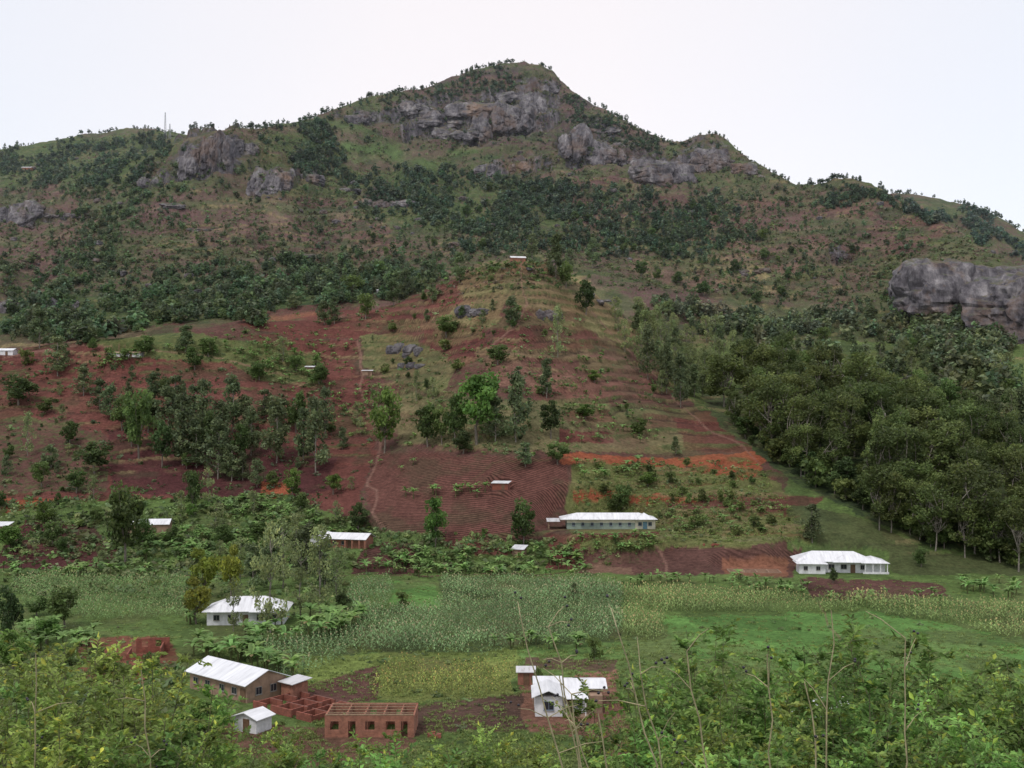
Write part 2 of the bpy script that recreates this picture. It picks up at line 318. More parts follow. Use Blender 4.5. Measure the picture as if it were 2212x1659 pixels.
# ------------------------------------------------------------ land cover
RED=(.155,.06,.049);MAROON=(.095,.036,.036);BROWN=(.125,.064,.053);ORANGE=(.31,.095,.05);OLIVE=(.13,.145,.055);DRY=(.24,.20,.10)
GREEN=(.12,.185,.055);BRIGHT=(.125,.25,.065);DARKV=(.045,.065,.034);MTB=(.13,.078,.073);MTG=(.09,.105,.053);PURP=(.085,.062,.066)
MAIZEG=(.085,.12,.045)
REG=[
(MTG,.4,0,[(-400,100),(2600,100),(2600,720),(-400,780)]),
(MTB,.3,0,[(280,430),(560,410),(720,430),(850,480),(880,560),(700,610),(450,600),(240,540)]),
(MTB,.3,0,[(0,410),(100,400),(230,450),(200,600),(-100,560)]),
((.12,.12,.058),.3,0,[(560,310),(700,350),(760,430),(620,440),(480,430),(500,380)]),
(PURP,.35,0,[(840,180),(1000,140),(1120,120),(1215,170),(1290,220),(1440,290),(1400,370),(1250,340),(1130,330),(960,300),(840,270)]),
((.10,.15,.058),.35,0,[(560,300),(800,240),(880,300),(1100,330),(1260,370),(1150,400),(880,410),(740,350)]),
(MTB,.3,0,[(1060,400),(1240,370),(1420,400),(1480,470),(1250,480),(1080,450)]),
((.15,.085,.073),.3,0,[(1560,410),(1720,380),(1800,400),(1950,430),(2080,510),(2000,580),(1850,560),(1700,600),(1560,560),(1500,500)]),
((.12,.135,.055),.3,0,[(1700,600),(1950,560),(2080,540),(2000,620),(1850,680),(1720,660)]),
(DRY,.3,0,[(1480,520),(1640,560),(1700,640),(1560,640),(1400,600),(1350,560)]),
(MTB,.35,0,[(1280,620),(1500,610),(1640,660),(1600,700),(1350,680)]),
(DARKV,.6,0,[(0,640),(300,640),(560,600),(800,600),(880,640),(700,690),(520,690),(300,722),(-100,755)]),
(DARKV,.6,0,[(560,290),(720,250),(780,370),(1000,375),(1230,400),(1230,470),(1000,500),(850,460),(700,390)]),
(DARKV,.6,0,[(-300,310),(380,285),(400,320),(280,400),(0,400),(-300,420)]),
(BROWN,.3,0,[(500,690),(1120,560),(1340,680),(1480,860),(1700,1000),(1700,1240),(-300,1250),(-300,740)]),
(RED,.1,.3,[(515,700),(850,655),(1000,600),(1060,610),(960,720),(850,700),(780,735),(600,725)]),
(RED,.12,.3,[(530,720),(775,740),(770,800),(800,830),(700,860),(700,790),(540,735)]),
((.16,.165,.07),.35,0,[(780,730),(870,720),(1000,770),(960,850),(880,840),(790,790)]),
(RED,.12,.3,[(900,700),(1040,680),(1060,760),(1000,790),(930,760)]),
(RED,.15,.4,[(1080,710),(1260,700),(1310,750),(1180,760),(1060,745)]),
((.22,.12,.09),.15,.4,[(1060,760),(1320,760),(1410,830),(1430,880),(1230,870),(1060,830)]),
((.18,.155,.08),.3,0,[(860,850),(1000,860),(1440,880),(1480,975),(1250,980),(860,960)]),
(DRY,.15,0,[(975,600),(1060,552),(1120,545),(1190,550),(1250,595),(1330,665),(1400,740),(1330,740),(1250,705),(1180,700),(1100,650),(1060,710),(950,700),(1000,645)]),
(RED,.2,.2,[(1200,925),(1330,935),(1330,955),(1210,955)]),
((.135,.055,.042),.12,.2,[(1440,880),(1530,885),(1690,985),(1480,975)]),
(RED,.08,.3,[(-300,780),(180,738),(500,760),(700,790),(800,840),(815,980),(780,1060),(790,1130),(620,1070),(-300,1090)]),
(OLIVE,.45,0,[(190,735),(400,715),(520,735),(690,770),(700,830),(560,820),(480,780),(250,770)]),
(MAROON,.1,.2,[(230,930),(560,950),(720,990),(720,1060),(560,1080),(240,1060)]),
(BROWN,.4,0,[(-200,920),(120,900),(230,940),(230,1060),(-200,1070)]),
((.15,.068,.055),.03,1.,[(815,980),(1230,987),(1215,1090),(1150,1165),(1000,1168),(880,1158),(815,1125),(790,1060)]),
(GREEN,.35,0,[(-300,1090),(620,1070),(800,1140),(1000,1170),(1160,1165),(1230,1180),(1250,1240),(-300,1240)]),
(MAROON,.08,.6,[(60,1122),(200,1130),(245,1190),(240,1222),(-20,1228),(30,1150)]),
((.10,.047,.04),.05,.8,[(795,1170),(910,1175),(900,1237),(750,1237)]),
(RED,.2,.2,[(930,1165),(1050,1165),(1130,1200),(1000,1195)]),
((.15,.16,.06),.25,0,[(1245,985),(1450,1000),(1600,1000),(1690,1050),(1740,1160),(1560,1190),(1250,1190),(1215,1090)]),
((.15,.065,.05),.2,.4,[(1440,1070),(1780,1070),(1720,1112),(1440,1110)]),
((.17,.155,.07),.3,.5,[(1420,1100),(1640,1100),(1600,1150),(1420,1150)]),
(RED,.2,0,[(1180,1150),(1420,1148),(1420,1160),(1260,1165),(1240,1240),(1180,1230)]),
(ORANGE,0,0,[(1205,980),(1300,986),(1440,984),(1460,1006),(1340,1006),(1215,1000)]),
(ORANGE,0,0,[(1440,988),(1700,978),(1650,1008),(1610,1034),(1540,1026),(1460,1010)]),
(ORANGE,.0,0,[(1235,1062),(1425,1068),(1500,1074),(1500,1084),(1235,1082)]),
(ORANGE,.3,0,[(560,1040),(640,1048),(650,1062),(600,1080),(560,1070)]),
(ORANGE,.15,0,[(0,1080),(140,1075),(60,1100),(0,1110)]),
(BROWN,.1,.6,[(1430,1185),(1570,1180),(1730,1185),(1710,1245),(1430,1240)]),
((.24,.11,.07),.05,.1,[(1560,1205),(1700,1205),(1700,1242),(1560,1242)]),
((.20,.12,.085),.1,.4,[(1270,1225),(1370,1225),(1370,1258),(1270,1258)]),
(DARKV,.5,0,[(1505,840),(1560,925),(1640,985),(1720,1045),(1850,1110),(2000,1175),(2500,1240),(2500,860),(1950,820)]),
((.09,.11,.045),.3,0,[(1700,1090),(1840,1110),(2010,1190),(2500,1240),(2500,1270),(1930,1240),(1920,1190),(1720,1170)]),
(GREEN,.3,0,[(-400,1240),(2700,1245),(2700,2500),(-400,2500)]),
(MAIZEG,.2,0,[(770,1315),(930,1310),(1250,1290),(1345,1300),(1340,1385),(1090,1395),(1090,1418),(780,1410)]),
(MAIZEG,.2,0,[(950,1250),(1265,1255),(1345,1270),(1340,1300),(950,1308)]),
(MAIZEG,.2,0,[(560,1405),(770,1330),(790,1400),(620,1480)]),
(BROWN,.15,.6,[(1725,1250),(2030,1258),(2050,1290),(1760,1295)]),
(BRIGHT,.03,0,[(1440,1332),(1640,1326),(1900,1325),(2300,1395),(2300,1520),(1900,1490),(1640,1440),(1440,1410)]),
(BRIGHT,.08,0,[(840,1255),(940,1262),(945,1312),(850,1305)]),
((.14,.235,.068),.1,0,[(1095,1395),(1450,1380),(1450,1425),(1240,1425),(1095,1420)]),
((.185,.24,.065),.1,0,[(620,1420),(1120,1400),(1120,1430),(830,1440),(820,1500),(640,1490)]),
((.20,.23,.07),.15,0,[(830,1430),(1115,1430),(1100,1505),(810,1512)]),
(BROWN,.12,.3,[(610,1495),(820,1440),(815,1512),(720,1525),(640,1545)]),
((.13,.078,.06),.2,.2,[(890,1520),(1120,1492),(1150,1500),(1150,1570),(900,1590)]),
((.26,.135,.095),.08,0,[(1120,1480),(1330,1440),(1345,1540),(1390,1640),(1280,1640),(1260,1590),(1140,1575)]),
((.12,.08,.055),.2,0,[(1130,1418),(1330,1425),(1320,1450),(1130,1440)]),
((.18,.10,.07),.25,0,[(470,1560),(900,1585),(900,1620),(640,1660),(460,1620)]),
((.20,.085,.055),.25,0,[(180,1375),(360,1370),(380,1440),(330,1480),(200,1480),(140,1420)]),
]
wu=UU+16*(fbm(XX/9.,YY/9.,oct=4,seed=70)-.5)*2;wp=PY+10*(fbm(XX/8.,YY/8.,oct=4,seed=77)-.5)*2
far=sst(620,700,YY)
wu=wu+far*50*(fbm(XX/60.,YY/60.,oct=4,seed=71)-.5)*2;wp=wp+far*34*(fbm(XX/60.,YY/60.,oct=4,seed=72)-.5)*2
COL=np.zeros(XX.shape+(3,))+np.array(GREEN);VEG=np.full(XX.shape,.4);FUR=np.zeros(XX.shape)
for c,v,f,poly in REG:
    pa=np.array(poly);bb=(wu>=pa[:,0].min())&(wu<=pa[:,0].max())&(wp>=pa[:,1].min())&(wp<=pa[:,1].max())
    idx=np.where(bb);m=inpoly(wu[idx],wp[idx],poly);ii=(idx[0][m],idx[1][m])
    COL[ii]=c;VEG[ii]=v;FUR[ii]=f
tid=np.floor(tph);cell=np.floor(XX/np.interp(YY,[330,600,900],[20,28,50])+_h(tid,tid*0+3,tid*0)*3+.4*fbm(XX/12,YY/12,oct=3,seed=61))
hh=_h(tid,cell,tid*0+5);pal=np.array([(.165,.06,.048),(.13,.052,.044),(.20,.11,.085),(.15,.145,.065),(.22,.18,.095),(.11,.045,.04),(.17,.072,.056),(.16,.085,.065)])
pc=pal[np.minimum((hh*8).astype(int),7)]
wgt=(.42*spur+.22*terr)*TAMP*(.4+.6*_h(cell,tid,tid*0+9))*(1-.7*plt_);wgt=wgt*np.where(FUR>.9,.1,1.)
COL=COL*(1-wgt[...,None])+pc*wgt[...,None]
mz=sst(560,640,YY)
t=sst(.40,.56,fbm(XX/38.,ZB/13.,YY/90.,oct=6,seed=90,g=.6))[...,None]*mz[...,None]*.8
COL=COL*(1-t)+np.array((.13,.08,.074))*t
t=sst(.50,.62,fbm(XX/30.,ZB/12.,YY/70.,oct=6,seed=110,g=.6))[...,None]*mz[...,None]*.65
COL=COL*(1-t)+np.array((.09,.12,.053))*t
t=sst(.57,.67,fbm(XX/20.,ZB/6.,YY/50.,oct=6,seed=120,g=.6))[...,None]*mz[...,None]*.5
COL=COL*(1-t)+np.array((.20,.155,.105))*t
t=(sst(.54,.66,fbm(XX/16.,ZB/7.,YY/30.,oct=5,seed=130,g=.6))*sst(300,330,YY))[...,None]*(.35+.35*mz[...,None])*(1-.6*plt_[...,None])
COL=COL*(1-t)+np.array((.05,.072,.036))*t
vm=(1-sst(292,300,YY))
vc=_h(np.floor(XX/21.+.3*fbm(XX/9,YY/9,oct=2,seed=63)),np.floor(YY/13.+.03*XX),XX*0+2)
COL*=(1+vm*(vc-.5)*.5)[...,None]
t=(sst(.54,.68,fbm(XX/14.,YY/22.,oct=5,seed=135,g=.6))*vm)[...,None]*.35
COL=COL*(1-t)+np.array((.16,.14,.07))*t
bund=sst(.83,.89,fr)*(TAMP)
bn=vn(XX/9.,YY/9.,seed=5)
t=(bund*sst(.3,.6,bn)*.75)[...,None]
COL=COL*(1-t)+np.where(vn(XX/25.,YY/25.,seed=8)[...,None]>.5,np.array((.10,.125,.05)),np.array((.24,.19,.10)))*t
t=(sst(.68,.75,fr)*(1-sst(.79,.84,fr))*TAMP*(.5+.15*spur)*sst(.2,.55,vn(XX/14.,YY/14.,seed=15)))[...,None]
COL=COL*(1-t)+np.where(plt_[...,None]>.5,np.array((.17,.07,.045)),np.array((.045,.03,.028)))*t  # shade below the terrace bunds painted into the ground colour; red earth on plots
COL*=(.74+.52*fbm(XX/3.,YY/3.,oct=3,seed=140))[...,None]*(.78+.46*fbm(XX/22.,YY/22.,oct=4,seed=150))[...,None]
def path(pts,w,c):
    pts=np.array(pts,float)
    for (x0,y0),(x1,y1) in zip(pts[:-1],pts[1:]):
        dx,dy=x1-x0,y1-y0;l=dx*dx+dy*dy
        bb=(UU>min(x0,x1)-20)&(UU<max(x0,x1)+20)&(PY>min(y0,y1)-20)&(PY<max(y0,y1)+20)
        i=np.where(bb);uu=UU[i]+10*(vn(XX[i]/9,YY[i]/9,seed=2)-.5);pp=PY[i]+6*(vn(XX[i]/11,YY[i]/11,seed=3)-.5)
        tt=np.clip(((uu-x0)*dx+(pp-y0)*dy)/l,0,1);d=np.hypot(uu-x0-tt*dx,(pp-y0-tt*dy))
        m=(1-sst(w*.5,w*1.3,d))[:,None]*.65;COL[i]=COL[i]*(1-m)+np.array(c)*m
        VEG[i]*=(1-m[:,0])
PC=(.27,.155,.12)
path([(830,1140),(806,1105),(812,1060),(795,1050),(815,985),(822,940),(800,900),(780,850),(783,800),(775,740)],3,PC)
path([(1640,1000),(1600,960),(1540,935),(1490,895),(1400,800),(1300,700),(1240,640)],1.6,PC)
path([(1420,1160),(1500,1150),(1600,1165),(1700,1160),(1720,1185)],3,(.20,.19,.10))
path([(1440,1245),(1430,1190),(1400,1160)],3,PC)
path([(1020,1040),(1060,1000),(1230,990)],2,(.12,.09,.05))
path([(1310,1500),(1340,1560),(1400,1620),(1440,1660)],14,(.26,.14,.10))
path([(1130,560),(1125,600),(1135,660),(1120,700),(1060,750)],2,PC)
path([(0,775),(180,745),(420,765),(540,790),(620,810)],2,PC)
path([(520,690),(620,686),(700,676)],5,(.29,.13,.08))
path([(1770,1300),(1790,1360),(1870,1420)],2,PC)
nv,nu=XX.shape
V=np.stack([XX,YY,ZB],-1).reshape(-1,3)
i=(np.arange(nv-1)[:,None]*nu+np.arange(nu-1)[None,:]).reshape(-1)
Fq=np.stack([i,i+1,i+nu+1,i+nu],1)
def terrain_mat():
    m,nt,B,N,L=newmat('terrain')
    at=N.new('ShaderNodeVertexColor');at.layer_name='Col'
    mk=N.new('ShaderNodeVertexColor');mk.layer_name='Mask';sp=N.new('ShaderNodeSeparateColor');L.new(mk.outputs[0],sp.inputs[0])
    g=N.new('ShaderNodeNewGeometry');P=g.outputs['Position']
    n1=noise_node(N,L,.9,8,.7,P);r1=ramp(N,L,n1.outputs[0],[(.25,.45),(.75,1.5)])
    c=mix(N,L,at.outputs[0],r1.outputs[0],1.,'MULTIPLY')
    mp=N.new('ShaderNodeMapping');mp.inputs['Rotation'].default_value=(0,0,math.radians(12));L.new(P,mp.inputs[0])
    w=N.new('ShaderNodeTexWave');w.bands_direction='Y';w.inputs['Scale'].default_value=.32;w.inputs['Distortion'].default_value=2.5;w.inputs['Detail'].default_value=3;w.inputs['Detail Scale'].default_value=.6;L.new(mp.outputs[0],w.inputs[0])
    rw=ramp(N,L,w.outputs[1],[(.1,.5),(.7,1.2)])
    c2=mix(N,L,c,rw.outputs[0],1.,'MULTIPLY');c=mix(N,L,c,c2,sp.outputs[1])
    n2=noise_node(N,L,.35,8,.78,P);ad=N.new('ShaderNodeMath');ad.operation='MULTIPLY_ADD';ad.inputs[1].default_value=.42
    L.new(sp.outputs[0],ad.inputs[0]);L.new(n2.outputs[0],ad.inputs[2])
    rv=ramp(N,L,ad.outputs[0],[(.66,0.),(.76,.85)])
    n3=noise_node(N,L,.12,5,.65,P);gc=ramp(N,L,n3.outputs[0],[(.35,(.042,.065,.028)),(.5,(.085,.125,.045)),(.65,(.14,.145,.065))])
    c=mix(N,L,c,gc.outputs[0],rv.outputs[0])
    rc,rh=rock_colour(N,L,P,g.outputs['Normal'])
    nr=noise_node(N,L,.09,8,.75,P);ar=N.new('ShaderNodeMath');ar.operation='ADD';L.new(sp.outputs[2],ar.inputs[0]);L.new(nr.outputs[0],ar.inputs[1])
    rr=ramp(N,L,ar.outputs[0],[(.74,0.),(.86,1.)])
    c=mix(N,L,c,rc,rr.outputs[0])
    L.new(c,B.inputs['Base Color']);B.inputs['Roughness'].default_value=.95;B.inputs['Specular IOR Level'].default_value=.1
    b=N.new('ShaderNodeBump');b.inputs['Strength'].default_value=.8;b.inputs['Distance'].default_value=.6;L.new(n1.outputs[0],b.inputs['Height'])
    b2=N.new('ShaderNodeBump');b2.inputs['Strength'].default_value=.7;b2.inputs['Distance'].default_value=2.5;L.new(n2.outputs[0],b2.inputs['Height']);L.new(b.outputs[0],b2.inputs['Normal']);L.new(b2.outputs[0],B.inputs['Normal'])
    return m
me=build_mesh('terrain',V,Fq,[terrain_mat()],col=COL.reshape(-1,3),smooth=True)
at=me.color_attributes.new('Mask','FLOAT_COLOR','POINT')
mk=np.ones((nv*nu,4),np.float32);mk[:,0]=VEG.ravel();mk[:,1]=FUR.ravel();mk[:,2]=(RKs*.5).ravel();at.data.foreach_set('color',mk.ravel())
add_obj('terrain',me,kind='structure',label='red earth and green hills rising to rocky mountain',category='terrain')
# ------------------------------------------------------------ trees
def tubes_to(parts,a,b,r0,r1,r,bend=.08):
    a=np.array(a,float);b=np.array(b,float);L_=np.linalg.norm(b-a)
    ts=np.linspace(0,1,5)[:,None];P=a*(1-ts)+b*ts+np.sin(ts*math.pi)*r.normal(size=3)*L_*bend
    parts.append(tube(P,np.linspace(r0,r1,5),5))
def gen_tree(kind,seed,lod=0):
    r=np.random.default_rng(seed);tp=[];C=[];K=[]
    if kind=='broad':
        H=12;base=(.085,.14,.047);th=.24*H
        tubes_to(tp,(0,0,-1),(r.normal()*.3,r.normal()*.3,th),.3,.22,r,.02)
        n=28;cen=[]
        while len(cen)<n:
            p=r.normal(size=3);p/=np.linalg.norm(p);p*=r.uniform(.5,1.)
            q=np.array([p[0]*.29*H,p[1]*.29*H,.56*H+p[2]*.36*H])
            if q[2]>.2*H: cen.append(q)
        rad=r.uniform(.09,.16,n)*H;nc=75;cs=.031*H;fl=.75
    elif kind=='grev':
        H=14;base=(.125,.17,.095);tubes_to(tp,(0,0,-1),(r.normal()*.3,r.normal()*.3,.93*H),.2,.05,r,.02)
        n=34;cen=[]
        for k in range(n):
            z=r.uniform(.16,.96);w=.19*(1-((z-.42)/.62)**2)*r.uniform(.2,1.1);th=r.uniform(0,6.28)
            cen.append(np.array([math.cos(th)*w*H,math.sin(th)*w*H,z*H]))
        rad=r.uniform(.06,.105,n)*H;nc=54;cs=.026*H;fl=.95
    elif kind=='euc':
        H=26;base=(.085,.122,.042);f=r.uniform(.2,.33)*H;fp=np.array([r.normal()*.5,r.normal()*.5,f])
        tubes_to(tp,(0,0,-1),fp,.32,.23,r,.02)
        n=27;cen=[];forks=[fp+np.array([r.normal()*1.6,r.normal()*1.6,.25*H*r.uniform(.7,1.2)]) for _ in range(4)]
        for q in forks: tubes_to(tp,fp,q,.19,.12,r,.05)
        for k in range(n):
            th=r.uniform(0,6.28);z=r.uniform(.26,.91)
            w=.25*math.sqrt(max(0.08,1-((z-.58)/.42)**2))*r.uniform(.35,1.05)
            cen.append(np.array([math.cos(th)*w*H,math.sin(th)*w*H,z*H]))
        rad=r.uniform(.07,.125,n)*H;nc=145;cs=.0172*H;fl=.8
    elif kind=='sparse':
        H=14;base=(.18,.235,.125);tubes_to(tp,(0,0,-1),(r.normal()*.4,r.normal()*.4,.85*H),.2,.05,r,.03)
        n=38;cen=[]
        for k in range(n):
            z=r.uniform(.14,.98);w=.27*(1-((z-.45)/.62)**2)*r.uniform(.2,1.1);th=r.uniform(0,6.28)
            cen.append(np.array([math.cos(th)*w*H,math.sin(th)*w*H,z*H]))
        rad=r.uniform(.05,.10,n)*H;nc=42;cs=.02*H;fl=.95
    else:
        H=4;base=(.105,.155,.053);n=12;cen=[];tubes_to(tp,(0,0,-.5),(0,0,2),.08,.04,r)
        for k in range(n):
            th=r.uniform(0,6.28);w=r.uniform(0,.42)*H;cen.append(np.array([math.cos(th)*w,math.sin(th)*w,r.uniform(.2,.75)*H]))
        rad=r.uniform(.16,.25,n)*H;nc=40;cs=.07*H;fl=.8
    cen=np.array(cen)
    for k in range(len(cen)):
        if kind in('grev','sparse'): a=(0,0,max(.12*H,cen[k][2]-.12*H))
        elif kind=='euc': a=forks[k%4] if r.random()<.8 else fp
        elif kind=='broad': a=(0,0,th)
        else: a=(0,0,.3)
        if k%2==0 or kind=='euc': tubes_to(tp,a,cen[k],.012*H*.5,.012*H*.2,r,.06)
    if lod:
        nc=max(2,int(nc*lod));cs=cs*(1/lod)**.42
    for k in range(len(cen)):
        d=r.normal(size=(nc,3));d/=np.linalg.norm(d,axis=1)[:,None];d*=(r.uniform(.15,1,nc)**.45)[:,None]
        d*=rad[k];d[:,2]*=fl;C.append(cen[k]+d);K.append(np.full(nc,r.uniform(.62,1.4)))
    C=np.concatenate(C);K=np.concatenate(K);CV,CF=cards(C,cs,r,.65,.2)
    j=r.uniform(.75,1.25,len(C));c=np.array(base)[None]*(K*j)[:,None];yl=r.uniform(0,.3,len(C))[:,None]
    c=c*(1+yl*np.array([1.2,.6,-.2]));c=np.repeat(c,4,0)
    TV,TF=merge(tp)
    return H,TV,TF,CV,CF,c
TREE={}
def reg_tree(key,kind,seeds,mul=(1,1,1),bark=None):
    TREE[key]=[]
    for s in seeds:
        H,TV,TF,CV,CF,c=gen_tree(kind,s)
        TREE[key].append((H,build_mesh(key+'_trunk',TV,TF,[bark or M_BARK],smooth=True),build_mesh(key+'_crown',CV,CF,[M_LEAF],col=c*np.array(mul))))
reg_tree('broad','broad',(101,112,123,134))
reg_tree('grev','grev',(201,212,223,234),(.95,1,.95),M_PALEBARK)
reg_tree('euc','euc',(301,312,323,334,345,356),(1,1,1),M_PALEBARK)
reg_tree('sparse','sparse',(401,412,423),(1,1,.9),M_PALEBARK)
reg_tree('bush','bush',(501,512,523))
reg_tree('yellow','broad',(991,),(2.5,1.9,1.1))
reg_tree('fresh','broad',(993,994),(1.15,1.3,1.0))
reg_tree('dark','broad',(995,996),(.68,.72,.82))
INFO={'broad':('broadleaf_tree','green broadleaf tree on red earth hillside','broadleaf trees on the slopes'),
'dark':('broadleaf_tree','dense dark green broadleaf tree on the hillside','broadleaf trees on the slopes'),
'fresh':('broadleaf_tree','bright green broadleaf tree on farmed slope','broadleaf trees on the slopes'),
'yellow':('broadleaf_tree','yellow-green rounded tree beside white roofed house','broadleaf trees on the slopes'),
'grev':('silky_oak_tree','slender grey-green silky oak on terraced slope','silky oaks on the slopes'),
'sparse':('feathery_tree','open feathery grey-green tree near the houses','feathery trees near the houses'),
'euc':('eucalyptus_tree','tall olive-green eucalyptus with pale trunk in plantation','eucalyptus plantation'),
'bush':('shrub','rounded green shrub on the farmed slope','shrubs on the slope')}
def place_tree(kind,x,y,z,h,wf=1.,var=None):
    v=TREE[kind];H,tm,cm=v[(random.randrange(len(v)) if var is None else var)%len(v)]
    nm,lab,grp=INFO[kind]
    e=add_obj(nm,None,label=lab,category='shrub' if kind=='bush' else 'tree',group=grp)
    e.empty_display_size=.5;e.location=(x,y,z-.1);s=h/H;e.scale=(s*wf,s*wf,s);e.rotation_euler=(0,0,random.uniform(0,6.28))
    add_obj('trunk',tm,e);add_obj('crown',cm,e)
TL=[(1030,960,785,125,'fresh'),(1190,948,858,62,'dark'),(1115,955,800,70,'grev'),(1180,860,770,40,'grev'),(830,978,822,75,'fresh'),(925,965,858,70,'broad'),(955,960,870,50,'broad'),(985,960,830,60,'broad'),(1070,955,850,60,'grev'),
(1265,680,602,52,'dark'),(1200,600,500,50,'grev'),(1222,622,560,42,'broad'),(992,612,545,40,'grev'),(1280,580,515,42,'grev'),(1105,705,640,46,'grev'),(1205,772,662,34,'sparse'),(1283,826,796,38,'fresh'),(1380,942,895,46,'broad'),(1265,905,868,56,'fresh'),
(1430,852,800,32,'sparse'),(1075,788,740,60,'broad'),(965,728,678,66,'broad'),(877,642,580,44,'grev'),(850,660,600,40,'grev'),(700,702,650,34,'grev'),(722,700,640,34,'grev'),(790,690,628,44,'broad'),(760,640,590,66,'broad'),
(940,1182,1062,62,'fresh'),(1130,1185,1070,75,'broad'),(1135,1008,955,52,'grev'),(1205,1004,950,58,'broad'),(1000,980,930,56,'dark'),(1345,1100,1040,46,'broad'),(775,1150,1080,58,'dark'),(720,1068,1018,44,'fresh'),
(630,1078,1003,40,'fresh'),(555,1052,990,42,'grev'),(525,1038,972,34,'grev'),(415,1108,1005,46,'broad'),(270,1218,1032,105,'broad'),(165,1065,1008,52,'broad'),(90,1052,990,52,'broad'),(205,1022,948,92,'dark'),(60,985,890,42,'sparse'),
(40,875,808,90,'dark'),(125,812,725,58,'grev'),(95,895,855,44,'broad'),(85,752,662,50,'grev'),(610,782,728,50,'sparse'),
(300,990,825,80,'broad'),(362,955,830,66,'grev'),(395,1005,850,78,'grev'),(440,985,818,66,'grev'),(470,1035,900,70,'grev'),(502,935,810,60,'grev'),(542,985,880,50,'grev'),(597,1000,858,70,'grev'),(640,935,830,60,'broad'),(682,1020,850,70,'grev'),
(702,945,838,46,'grev'),(572,905,840,50,'grev'),(330,905,800,54,'grev'),(240,905,830,50,'grev'),(215,885,815,46,'grev'),(180,855,788,44,'grev'),(285,965,880,50,'broad'),(350,1010,900,60,'dark'),(420,930,830,60,'grev'),(480,980,860,60,'grev'),(520,1000,900,50,'broad'),(655,1000,880,50,'grev'),(740,970,920,30,'grev'),
(320,935,850,70,'dark'),(380,900,810,60,'grev'),(455,1000,880,70,'dark'),(530,940,850,60,'grev'),(610,930,860,60,'grev'),(425,1010,920,60,'grev'),(265,930,850,60,'broad'),(500,1040,960,50,'grev'),(150,960,900,50,'broad'),(110,1010,960,50,'grev'),(560,820,780,60,'broad'),(690,830,790,50,'broad'),(450,770,725,50,'broad'),
(442,1292,1178,84,'yellow'),(425,1348,1243,76,'yellow'),(500,1300,1172,54,'yellow'),(585,1368,1130,70,'sparse'),(692,1325,1140,110,'sparse'),(650,1330,1180,80,'sparse'),(505,1364,1250,44,'sparse'),(730,1300,1180,70,'sparse'),(610,1270,1120,90,'sparse'),(665,1262,1130,80,'grev'),(550,1275,1170,70,'grev'),(700,1270,1170,70,'grev'),(520,1250,1160,60,'sparse'),(590,1240,1130,60,'grev'),(640,1225,1110,70,'sparse'),(140,1355,1258,84,'broad'),(18,1405,1262,66,'dark'),(80,1330,1280,60,'broad'),
(35,1192,1145,42,'dark'),(740,1315,1278,42,'dark'),(1755,1172,1088,52,'grev'),(870,1312,1272,40,'bush'),(1285,1425,1368,42,'bush'),(1240,1292,1258,22,'grev'),(600,1180,1110,60,'broad'),(100,1390,1330,70,'fresh'),(115,1180,1120,50,'broad'),(480,1180,1130,60,'broad'),(560,1170,1120,60,'broad'),
(1460,985,940,30,'grev'),(1330,690,640,36,'sparse'),(1150,560,505,34,'grev'),(1230,585,535,30,'grev'),(935,655,600,30,'grev'),(900,870,800,30,'sparse'),(935,900,815,30,'sparse'),(400,760,700,50,'grev'),(310,770,715,56,'broad'),(420,800,740,50,'broad'),(60,790,750,40,'bush'),(270,778,748,40,'bush'),(235,780,745,34,'bush'),
(1120,835,790,40,'grev'),(990,800,770,40,'bush'),(1455,1085,1060,26,'bush'),(1520,1085,1050,30,'bush'),(1555,1085,1050,26,'bush'),(1580,1090,1050,26,'bush'),(1490,1088,1056,24,'bush'),(1330,1110,1060,46,'broad'),(1450,1045,1015,30,'bush'),(1400,1050,1015,50,'fresh'),(450,1090,1010,30,'sparse'),(1520,640,605,42,'dark'),(1465,615,585,30,'broad'),(820,600,560,30,'broad'),(1385,600,560,36,'broad'),
(1160,1500,1440,34,'broad'),(1800,1260,1225,26,'dark'),(1990,1225,1180,40,'broad'),(445,1590,1500,110,'fresh'),(380,1620,1530,110,'fresh'),(30,1450,1350,90,'fresh'),(230,1460,1410,70,'fresh'),(320,1450,1400,60,'bush'),(200,1430,1390,60,'bush'),(350,1400,1370,60,'bush'),(150,1440,1400,60,'bush'),
(1350,760,690,40,'sparse'),(1385,790,700,44,'sparse'),(1400,820,700,44,'grev'),(1440,850,720,46,'grev'),(1470,880,760,46,'grev'),(1420,760,660,44,'sparse'),(1335,720,650,30,'sparse')]
q=pick([t[0] for t in TL],[t[1] for t in TL])
WB={'broad':.80,'dark':.8,'fresh':.80,'yellow':.8,'grev':.52,'sparse':.7,'euc':.6,'bush':1.2}
for t,p in zip(TL,q):
    h=(t[1]-t[2])*p[1]/F;w=t[3]*p[1]/F
    wf=np.clip(w/(WB[t[4]]*h),.6,1.7)
    place_tree(t[4],p[0],p[1],p[2],h,wf)
def samp(poly,n,r=rng):
    pa=np.array(poly,float);out=np.zeros((0,2))
    while len(out)<n:
        c=np.stack([r.uniform(pa[:,0].min(),pa[:,0].max(),n*3),r.uniform(pa[:,1].min(),pa[:,1].max(),n*3)],1)
        out=np.concatenate([out,c[inpoly(c[:,0],c[:,1],poly)]])
    return out[:n]
def wsamp(poly,n,r,mx=22):
    pa=np.array(poly,float)
    c=np.stack([r.uniform(pa[:,0].min()-mx,pa[:,0].max()+mx,n*5),r.uniform(pa[:,1].min()-mx*.6,pa[:,1].max()+mx*.6,n*5)],1)
    du=(fbm(c[:,0]/40,c[:,1]/25,oct=4,seed=301)-.5)*3*mx;dp=(fbm(c[:,0]/40,c[:,1]/25,oct=4,seed=307)-.5)*2*mx
    return c[inpoly(c[:,0]+du,c[:,1]+dp,poly)][:n]
